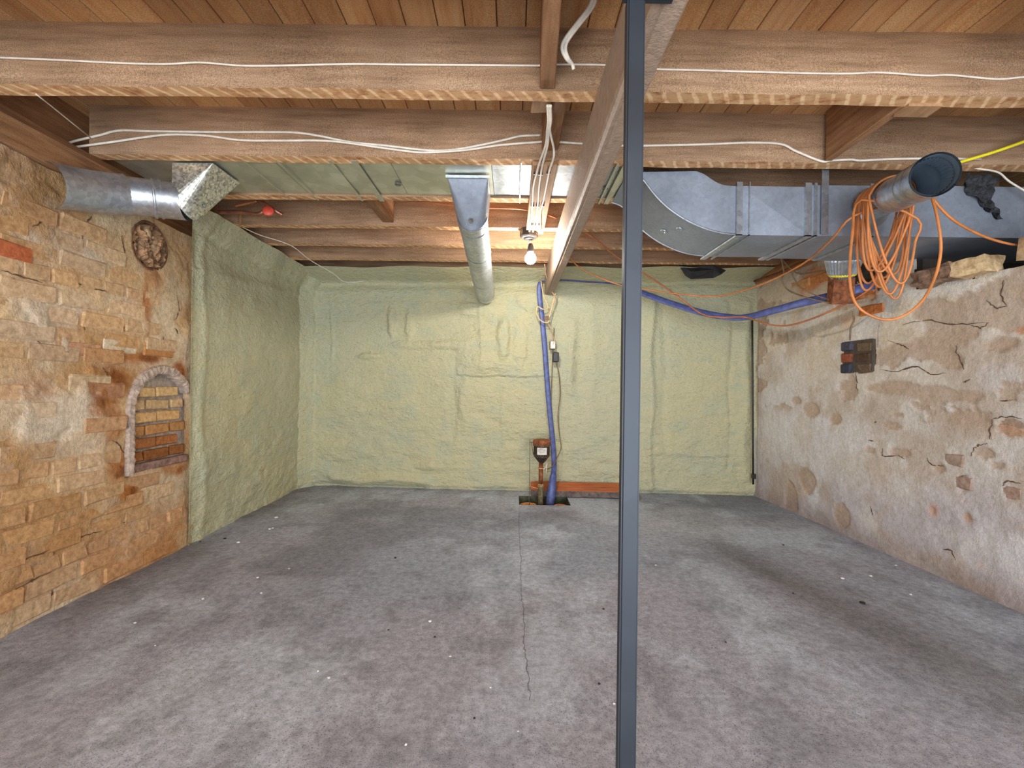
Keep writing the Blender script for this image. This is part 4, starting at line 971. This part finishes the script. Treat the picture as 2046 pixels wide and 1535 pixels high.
# wires, connector and cords by the beam end
cable('beige_cord', [P(1088, 528, 3.4), P(1091, 550, 3.5), P(1100, 578, 3.66), P(1109, 595, 3.70), P(1103, 612, 3.7), P(1096, 628, 3.72), P(1092, 640, 3.72), P(1100, 655, 3.72), P(1107, 680, 3.75), P(1104, 690, 3.76)], 0.004, simple('pinkish_cord', (190, 150, 120), 0.6), 'pinkish beige cord looping round the end of the beam down to the outlet', 'cord')
cable('knotted_cord', [P(1081, 562, 3.72), P(1086, 590, 3.74), P(1095, 615, 3.74), P(1085, 618, 3.70), P(1074, 613, 3.7), P(1072, 625, 3.7), P(1080, 640, 3.7), P(1094, 645, 3.7), P(1098, 632, 3.7), P(1106, 600, 3.7), P(1110, 586, 3.71)], 0.004, M_tan, 'cream cord tied in a loose knot beside the blue hose', 'cord')
plugm = bmesh.new(); pp = P(1092, 636, 3.69); add_box(plugm, pp.x-0.02, pp.x+0.018, pp.y-0.016, pp.y+0.012, pp.z-0.016, pp.z+0.016, 0, 0.003); bmesh.ops.bevel(plugm, geom=plugm.edges[:], offset=0.005, segments=2, affect='EDGES')
tag(bobj('cord_plug', plugm, M_dirty), 'grey-brown plug in the knotted cords by the blue hose', 'plug')
ob = empty('wall_outlet', P(1104, 690, 3.8), 'small surface outlet box on the foam rear wall below the beam end', 'outlet')
p = P(1104, 690, 3.79); box('cover', p.x-0.024, p.x+0.024, p.y-0.03, p.y+0.03, p.z-0.035, p.z+0.035, M_dirty, ob, 0.004); box('face_plate', p.x-0.02, p.x+0.02, p.y-0.034, p.y-0.030, p.z-0.03, p.z+0.03, M_plate, ob, 0.002)
p = P(1110, 714, 3.76); box('outlet_shadow', p.x-0.025, p.x+0.025, p.y-0.03, p.y+0.03, p.z-0.04, p.z+0.04, M_black, ob, 0.006)  # black block stands in for the shadow at the outlet box
cable('pump_cord', [P(1112, 725, 3.77), P(1117, 750, 3.78), P(1119, 790, 3.79), P(1115, 830, 3.79), P(1118, 870, 3.77), P(1121, 895, 3.74), P(1113, 915, 3.68), P(1105, 930, 3.60), P(1095, 937, 3.56), P(1084, 935, 3.53)], 0.004, M_dirty, 'dark pump cord running from the outlet down to the sump pump', 'cord')
cable('wall_cable', [P(1107, 655, 3.8), P(1104, 720, 3.805), P(1101, 800, 3.80), P(1100, 850, 3.79)], 0.0035, M_dirty, 'straight dark cable on the foam just right of the blue hose', 'cable')

# ================================================================== SUMP PUMP
PX, PY = P(1080, 1000, 3.52).x, 3.52
pump = empty('sump_pump', (PX, PY, -0.1), 'rusty black pedestal sump pump standing in the floor pit', 'pump')
zt = P(1081, 878, PY).z; zb = P(1081, 908, PY).z; zc = P(1081, 920, PY).z
T = Matrix.Translation((PX+0.004, PY, 0))
bm = bmesh.new(); lathe(bm, [(0.001, zt), (0.058, zt-0.001), (0.066, zt-0.006), (0.068, zt-0.02), (0.066, zt-0.05), (0.001, zt-0.05)], 28, T); bobj('motor_cap', bm, M_rust, pump, True)
bm = bmesh.new(); lathe(bm, [(0.062, zt-0.045), (0.063, zb), (0.06, zb-0.012), (0.034, zc-0.002), (0.018, zc-0.02), (0.001, zc-0.02)], 28, T); bobj('motor_housing', bm, M_pumpm, pump)
bm = bmesh.new()
for row, (zz, rr_) in enumerate(((zt-0.045, 0.0672), (zt-0.035, 0.0676), (zb-0.004, 0.0635), (zb-0.016, 0.058))):
    for k in range(22):
        a_ = 2*math.pi*k/22+row*0.14; M_ = Mdir((PX+0.004+rr_*math.cos(a_), PY+rr_*math.sin(a_), zz), (math.cos(a_), math.sin(a_), 0)); lathe(bm, [(0.0042, -0.001), (0.0034, 0.0016), (0.0003, 0.0016)], 6, M_)
bobj('vent_studs', bm, M_steelrod, pump)['kind'] = 'stuff'
bm = bmesh.new(); rg = []
for k in range(9):
    a_ = math.radians(-125+k*8.5); rg.append([bm.verts.new((PX+0.004+0.066*math.cos(a_), PY+0.066*math.sin(a_), z)) for z in (zt-0.058, zb+0.004)])
for k in range(8): bm.faces.new((rg[k][0], rg[k+1][0], rg[k+1][1], rg[k][1]))
npl = bobj('nameplate', bm, M_plate, pump)
for j_, (ln, th_) in enumerate(((3, .004), (6, .0016), (6, .0016), (5, .0016), (4, .0016))):
    bm = bmesh.new(); rg = []; zz = zt-0.064-j_*0.0075
    for k in range(ln+1):
        a_ = math.radians(-122+(8-ln)*3+k*8.0); rg.append([bm.verts.new((PX+0.004+0.0668*math.cos(a_), PY+0.0668*math.sin(a_), z)) for z in (zz, zz-th_)])
    for k in range(ln): bm.faces.new((rg[k][0], rg[k+1][0], rg[k+1][1], rg[k][1]))
    bobj('print_line', bm, M_ink, npl)
zj = P(1080, 975, PY).z
bm = bmesh.new(); lathe(bm, [(0.017, zj), (0.017, zc-0.01)], 16, Matrix.Translation((PX, PY, 0)), True); bobj('upper_column', bm, M_rust, pump, True)
bm = bmesh.new(); lathe(bm, [(0.020, -0.36), (0.020, zj+0.005), (0.024, zj+0.008), (0.024, zj+0.02), (0.018, zj+0.024)], 16, Matrix.Translation((PX, PY, 0)), True); bobj('lower_column', bm, M_sludge, pump, True)
bm = bmesh.new(); lathe(bm, [(0.001, -0.36), (0.07, -0.36), (0.075, -0.38), (0.07, -0.42), (0.001, -0.42)], 20, Matrix.Translation((PX, PY, 0))); bobj('pump_foot', bm, M_rust, pump, True)
for zz in (P(1080, 936, PY).z, P(1080, 968, PY).z):
    bm = bmesh.new(); lathe(bm, [(0.017, -0.004), (0.021, -0.003), (0.021, 0.003), (0.017, 0.004)], 16, Matrix.Translation((PX, PY, zz))); bobj('clamp', bm, M_clay, pump, True)
rx = P(1058, 940, PY).x
tube('float_rod', [(rx, PY, P(1058, 877, PY).z), (rx+0.001, PY, 0.2), (rx, PY, -0.08)], 0.0028, M_steelrod, pump, 6, 2)
tube('switch_arm', [(rx, PY, P(1058, 884, PY).z), (rx+0.02, PY, P(1058, 884, PY).z), (PX-0.05, PY, zt-0.02)], 0.0035, M_steelrod, pump, 6, 2)
tube('rod_guide', [(rx, PY, P(1058, 971, PY).z), ((rx+PX)/2, PY, P(1068, 973, PY).z-0.008), (PX-0.015, PY, P(1075, 976, PY).z)], 0.004, M_clay, pump, 6, 4)
tube('bracket', [(rx+0.012, PY, zt-0.03), (PX-0.06, PY-0.01, zb+0.0)], 0.003, M_steelrod, pump, 6, 1)
tube('cord_tie', [(PX+0.016, PY-0.01, P(1089, 937, PY).z), (PX+0.035, PY-0.012, P(1089, 934, PY).z), (PX+0.045, PY-0.01, P(1094, 926, PY).z), (PX+0.04, PY-0.01, P(1093, 945, PY).z)], 0.003, M_white, pump, 5, 4)
# float bucket rims in the pit
def rimring(cx_, cy_, r, z, name, lab):
    bm = bmesh.new(); lathe(bm, [(r-0.012, z-0.10), (r-0.008, z), (r, z+0.004), (r+0.004, z), (r, z-0.36)], 28, Matrix.Translation((cx_, cy_, 0))); return tag(bobj(name, bm, M_clay, None, True), lab, 'liner')
rimring(0.135, 3.475, 0.06, -0.022, 'clay_liner', 'round orange clay liner rim at the left of the sump pit')
rimring(0.385, 3.50, 0.05, -0.035, 'clay_liner', 'round orange clay rim at the right of the sump pit behind the blue hose')
# board on the floor against the rear wall
bl, br_ = PF(1062, 985, 0.05).x, 1.02
bm = bmesh.new(); rg = []
for xx, cut in ((bl, 0.03), (bl+0.05, 0.0), (0.5, 0.0), (br_, 0.0)):
    o_ = -0.0438*(xx-0.2)
    rg.append([bm.verts.new((xx, 3.635+cut+o_, 0.006)), bm.verts.new((xx, 3.632+cut+o_, 0.052)), bm.verts.new((xx, 3.79-cut+o_, 0.092)), bm.verts.new((xx, 3.80-cut+o_, 0.045))])
for i in range(3):
    for k in range(4):
        f = bm.faces.new((rg[i][k], rg[i][(k+1) % 4], rg[i+1][(k+1) % 4], rg[i+1][k])); f.material_index = 1 if k == 0 else 0
bm.faces.new(rg[0]); bm.faces.new(rg[-1])
tag(bobj('floor_board', bm, [M_red, simple('dark_board_edge', (96, 84, 78), 0.9, 0, 0.3, 30, 0.4)]), 'reddish wooden board lying on the floor against the foam rear wall behind the pump', 'board')  # front edge face takes a darker grey-brown than the top

# ================================================================== RIGHT SIDE ODDMENTS
M_oldw = simple('weathered_timber', (128, 100, 80), 0.9, 0, 0.35, 40, 0.8, 60)
def rough_block(name, c_, size, rot, mat, label, cat, colr=None, seed=1, cuts=3, amp=0.006):
    bm = bmesh.new(); bmesh.ops.create_cube(bm, size=1); bmesh.ops.subdivide_edges(bm, edges=bm.edges[:], cuts=cuts, use_grid_fill=True)
    rr = random.Random(seed)
    for v in bm.verts: v.co = Vector((v.co.x*size[0], v.co.y*size[1], v.co.z*size[2]))+Vector((rr.uniform(-amp, amp), rr.uniform(-amp, amp), rr.uniform(-amp, amp)))
    xform(bm, Matrix.Translation(c_) @ Matrix.Rotation(rot[2], 4, 'Z') @ Matrix.Rotation(rot[1], 4, 'Y') @ Matrix.Rotation(rot[0], 4, 'X'))
    o = bobj(name, bm, mat); 
    if colr is not None: o.color = L4(colr)
    return tag(o, label, cat)
p = P(1878, 552, 2.17); p.z = LEDGE+0.04
rough_block('broken_timber', p, (0.10, 0.22, 0.075), (0, 0, -0.1), M_oldw, 'dark broken timber end lying on the ledge of the right wall', 'timber', seed=4, amp=0.009)
p = P(1952, 544, 2.0); p.z = LEDGE+0.036
rough_block('loose_brick', p, (0.10, 0.13, 0.07), (0, 0, 0.12), M_brick, 'loose pale buff brick lying on the ledge of the right wall', 'brick', (236, 206, 160), 5, 3, 0.004)
p = P(2092, 530, 1.70); p.z = LEDGE+0.04
rough_block('loose_brick', p, (0.10, 0.12, 0.08), (0, 0, -0.2), M_brick, 'piece of buff brick on the ledge cut by the right picture edge', 'brick', (222, 190, 150), 6, 3, 0.005)
# black rag on the trunk
bm = bmesh.new(); g = {}
xc0 = P(1938, 345, 1.98)
for i in range(12):
    for j in range(16):
        u_, v_ = i/11, j/15
        wd = 0.10*(0.5+0.9*abs(v_-0.25))
        xx = xc0.x-0.03+u_*(0.15-0.07*v_)+0.09*v_*v_+0.004*math.sin(v_*9+i*.7); zz = 1.835-v_*(0.13+0.07*u_)+0.004*math.sin(i*1.1+j*.5)
        yy = TD-0.02-0.012*math.sin(i*1.7+j*0.6)-0.008*math.sin(j*1.3)
        g[i, j] = bm.verts.new((xx, yy, zz))
for i in range(11):
    for j in range(15): bm.faces.new((g[i, j], g[i+1, j], g[i+1, j+1], g[i, j+1]))
bmesh.ops.solidify(bm, geom=bm.faces[:], thickness=0.004)
tag(bobj('hanging_rag', bm, M_rag, None, True), 'ragged black cloth hanging over the front of the trunk duct at the right', 'rag')
# sagging old wires by the right wall
cable('old_wire', [P(1560, 512, 2.7), P(1566, 545, 2.75), P(1562, 560, 2.8), P(1575, 580, 2.78), P(1610, 594, 2.65), P(1650, 604, 2.55), P(1680, 606, 2.5)], 0.004, M_dirty, 'longer old brown wire sagging from the trunk duct to the right wall', 'wire')
cable('old_wire', [P(1580, 540, 2.75), P(1586, 555, 2.75), P(1600, 575, 2.7), P(1635, 592, 2.6), P(1665, 600, 2.52)], 0.0035, M_dirty, 'shorter old brown wire just above the longer sagging one on the right wall', 'wire')
cable('old_wire', [P(1560, 515, 2.9), P(1590, 545, 2.8), P(1620, 545, 2.7), P(1640, 542, 2.6), P(1668, 540, 2.48)], 0.005, M_dirty, 'brown wire running level to the pleated duct end', 'wire')
cable('thin_stick', [P(1508, 562, 3.72), P(1560, 545, 3.2), P(1600, 527, 2.9), P(1650, 512, 2.6)], 0.010, M_rust, 'brown weathered stick lying along the top of the right wall', 'stick', n=4)
cable('wall_lead', [P(1704, 622, 2.55), P(1706, 640, 2.56), P(1700, 655, 2.57), P(1698, 680, 2.575)], 0.005, M_dirty, 'short grey lead going into the dark brick nest on the right wall', 'wire')
cp = empty('corner_pipe', (XR(3.76)-0.02, 3.76, 0.1), 'thin dark pipe standing in the right rear corner with a small fitting', 'pipe')
tube('pipe_wall', [P(1503, 640, 3.70), P(1504, 800, 3.70), P(1505, 968, 3.70)], 0.008, M_black, cp, 8, 2)
p = P(1506, 952, 3.69); box('fitting', p.x-0.014, p.x+0.014, p.y-0.014, p.y+0.014, p.z-0.02, p.z+0.02, M_black, cp, 0.004)
# black sheet added for the shade inside a torn hole in the foam band
bm = bmesh.new(); poly = [(1369, 551), (1384, 547), (1389, 537), (1396, 543), (1420, 543), (1450, 541), (1440, 549), (1425, 556), (1400, 553), (1380, 558)]
vs = [bm.verts.new(P(a_, b_, 3.56+0.004*(i_ % 2))) for i_, (a_, b_) in enumerate(poly)]; f = bm.faces.new(vs); bmesh.ops.triangulate(bm, faces=[f]); bmesh.ops.solidify(bm, geom=bm.faces[:], thickness=0.006)
tag(bobj('foam_hole_shade', bm, M_black), 'black sheet standing for the shade of a torn hole in the foam band', 'scrap')
# plumbing behind the left boot
pl = empty('copper_plumbing', P(500, 420, 2.5), 'old copper pipes with a red valve handle behind the left boot', 'plumbing')
M_cop = simple('dull_copper', (150, 98, 76), 0.4, 0.6)
tube('copper_pipe', [P(438, 424, 2.5), P(480, 424, 2.5), P(515, 428, 2.5), P(530, 420, 2.5)], 0.011, M_cop, pl)
tube('copper_pipe', [P(470, 412, 2.5), P(500, 405, 2.5), P(512, 402, 2.48)], 0.006, M_orange2, pl)
tube('copper_pipe', [P(512, 398, 2.5), P(530, 408, 2.5), P(548, 420, 2.5), P(565, 430, 2.52)], 0.012, M_cop, pl)
bm = bmesh.new(); lathe(bm, [(0.001, -0.008), (0.026, -0.007), (0.03, 0), (0.026, 0.007), (0.001, 0.008)], 12, Mdir(P(536, 422, 2.46), (0.3, -1, 0.3))); bobj('valve_handle', bm, M_red2, pl, True)
cable('wooden_peg', [P(481, 424, 2.62), P(480, 437, 2.62), P(480, 449, 2.62)], 0.009, M_pale, 'small pale peg hanging below the third joist at the left', 'peg', n=1)

# ================================================================== DEBRIS ON THE FLOOR
def chip(px, py, r, mat, name, lab, grp, seed):
    p = PF(px, py); rr = random.Random(seed); bm = bmesh.new(); bmesh.ops.create_icosphere(bm, subdivisions=1, radius=1)
    for v in bm.verts: v.co = Vector((v.co.x*r*rr.uniform(.7, 1.3), v.co.y*r*rr.uniform(.7, 1.3), v.co.z*r*0.45))
    z = (float(fbm(np.array([p.x*1.3]), np.array([p.y*1.3]), 3, 5)[0])-0.5)*0.012+r*0.3
    xform(bm, Matrix.Translation((p.x, p.y, z)) @ Matrix.Rotation(rr.uniform(0, 6), 4, 'Z')); return tag(bobj(name, bm, mat), lab, 'debris', grp)
wl_ = [(552, 1035, 5), (539, 1058, 4), (476, 1085, 5), (515, 1155, 4), (522, 1186, 4), (578, 1137, 3), (859, 1242, 5), (657, 1354, 5), (900, 1312, 4), (811, 1489, 4), (1227, 1406, 4), (270, 1245, 4), (405, 1197, 4), (1683, 1157, 5), (1820, 1189, 4), (1740, 1152, 4), (1790, 1130, 3), (545, 1056, 3), (310, 1290, 3), (635, 1340, 3), (980, 1375, 3), (1035, 1462, 3), (1310, 1130, 3)]
ORD = ['lowest', 'second lowest', 'third lowest', 'fourth lowest', 'fifth lowest', 'sixth lowest', 'seventh lowest', 'eighth lowest', 'ninth lowest', 'tenth lowest', 'eleventh lowest', 'twelfth lowest', 'thirteenth lowest', 'fourteenth lowest']
def chip_label(lst, i, what):
    zone = lambda p: 0 if p[0] < 620 else (1 if p[0] < 1250 else 2)
    z_ = zone(lst[i]); same = sorted([j for j in range(len(lst)) if zone(lst[j]) == z_], key=lambda j: -lst[j][1])
    return '%s in picture of %s %s' % (ORD[same.index(i)], what, ('on the far left floor', 'on floor just left of the post', 'on floor right of the post')[z_])
for i, (a_, b_, s_) in enumerate(wl_): chip(a_, b_, s_*0.0009*(CZ/(-uv(a_, b_)[1]))*0.9, M_chipw, 'plaster_chip', chip_label(wl_, i, 'tiny white chips'), 'white chips on the floor', i)
dl_ = [(790, 1115, 4), (776, 1258, 3), (869, 1273, 4), (948, 1437, 4), (1197, 1367, 4), (1206, 1217, 4), (449, 1077, 4), (1565, 1090, 3), (1450, 1283, 3), (1585, 1187, 3), (400, 1083, 3)]
for i, (a_, b_, s_) in enumerate(dl_): chip(a_, b_, s_*0.0009*(CZ/(-uv(a_, b_)[1]))*0.9, M_chipd, 'dirt_crumb', chip_label(dl_, i, 'dark crumbs'), 'dark crumbs on the floor', 50+i)
chip(1723, 1207, 0.012, M_chipd, 'dirt_lump', 'largest black lump of dirt, on the floor towards the right wall', None, 99)

print('objects', len(bpy.data.objects), 'tris', sum(sum(len(p.vertices)-2 for p in o.data.polygons) for o in bpy.data.objects if o.type == 'MESH'))
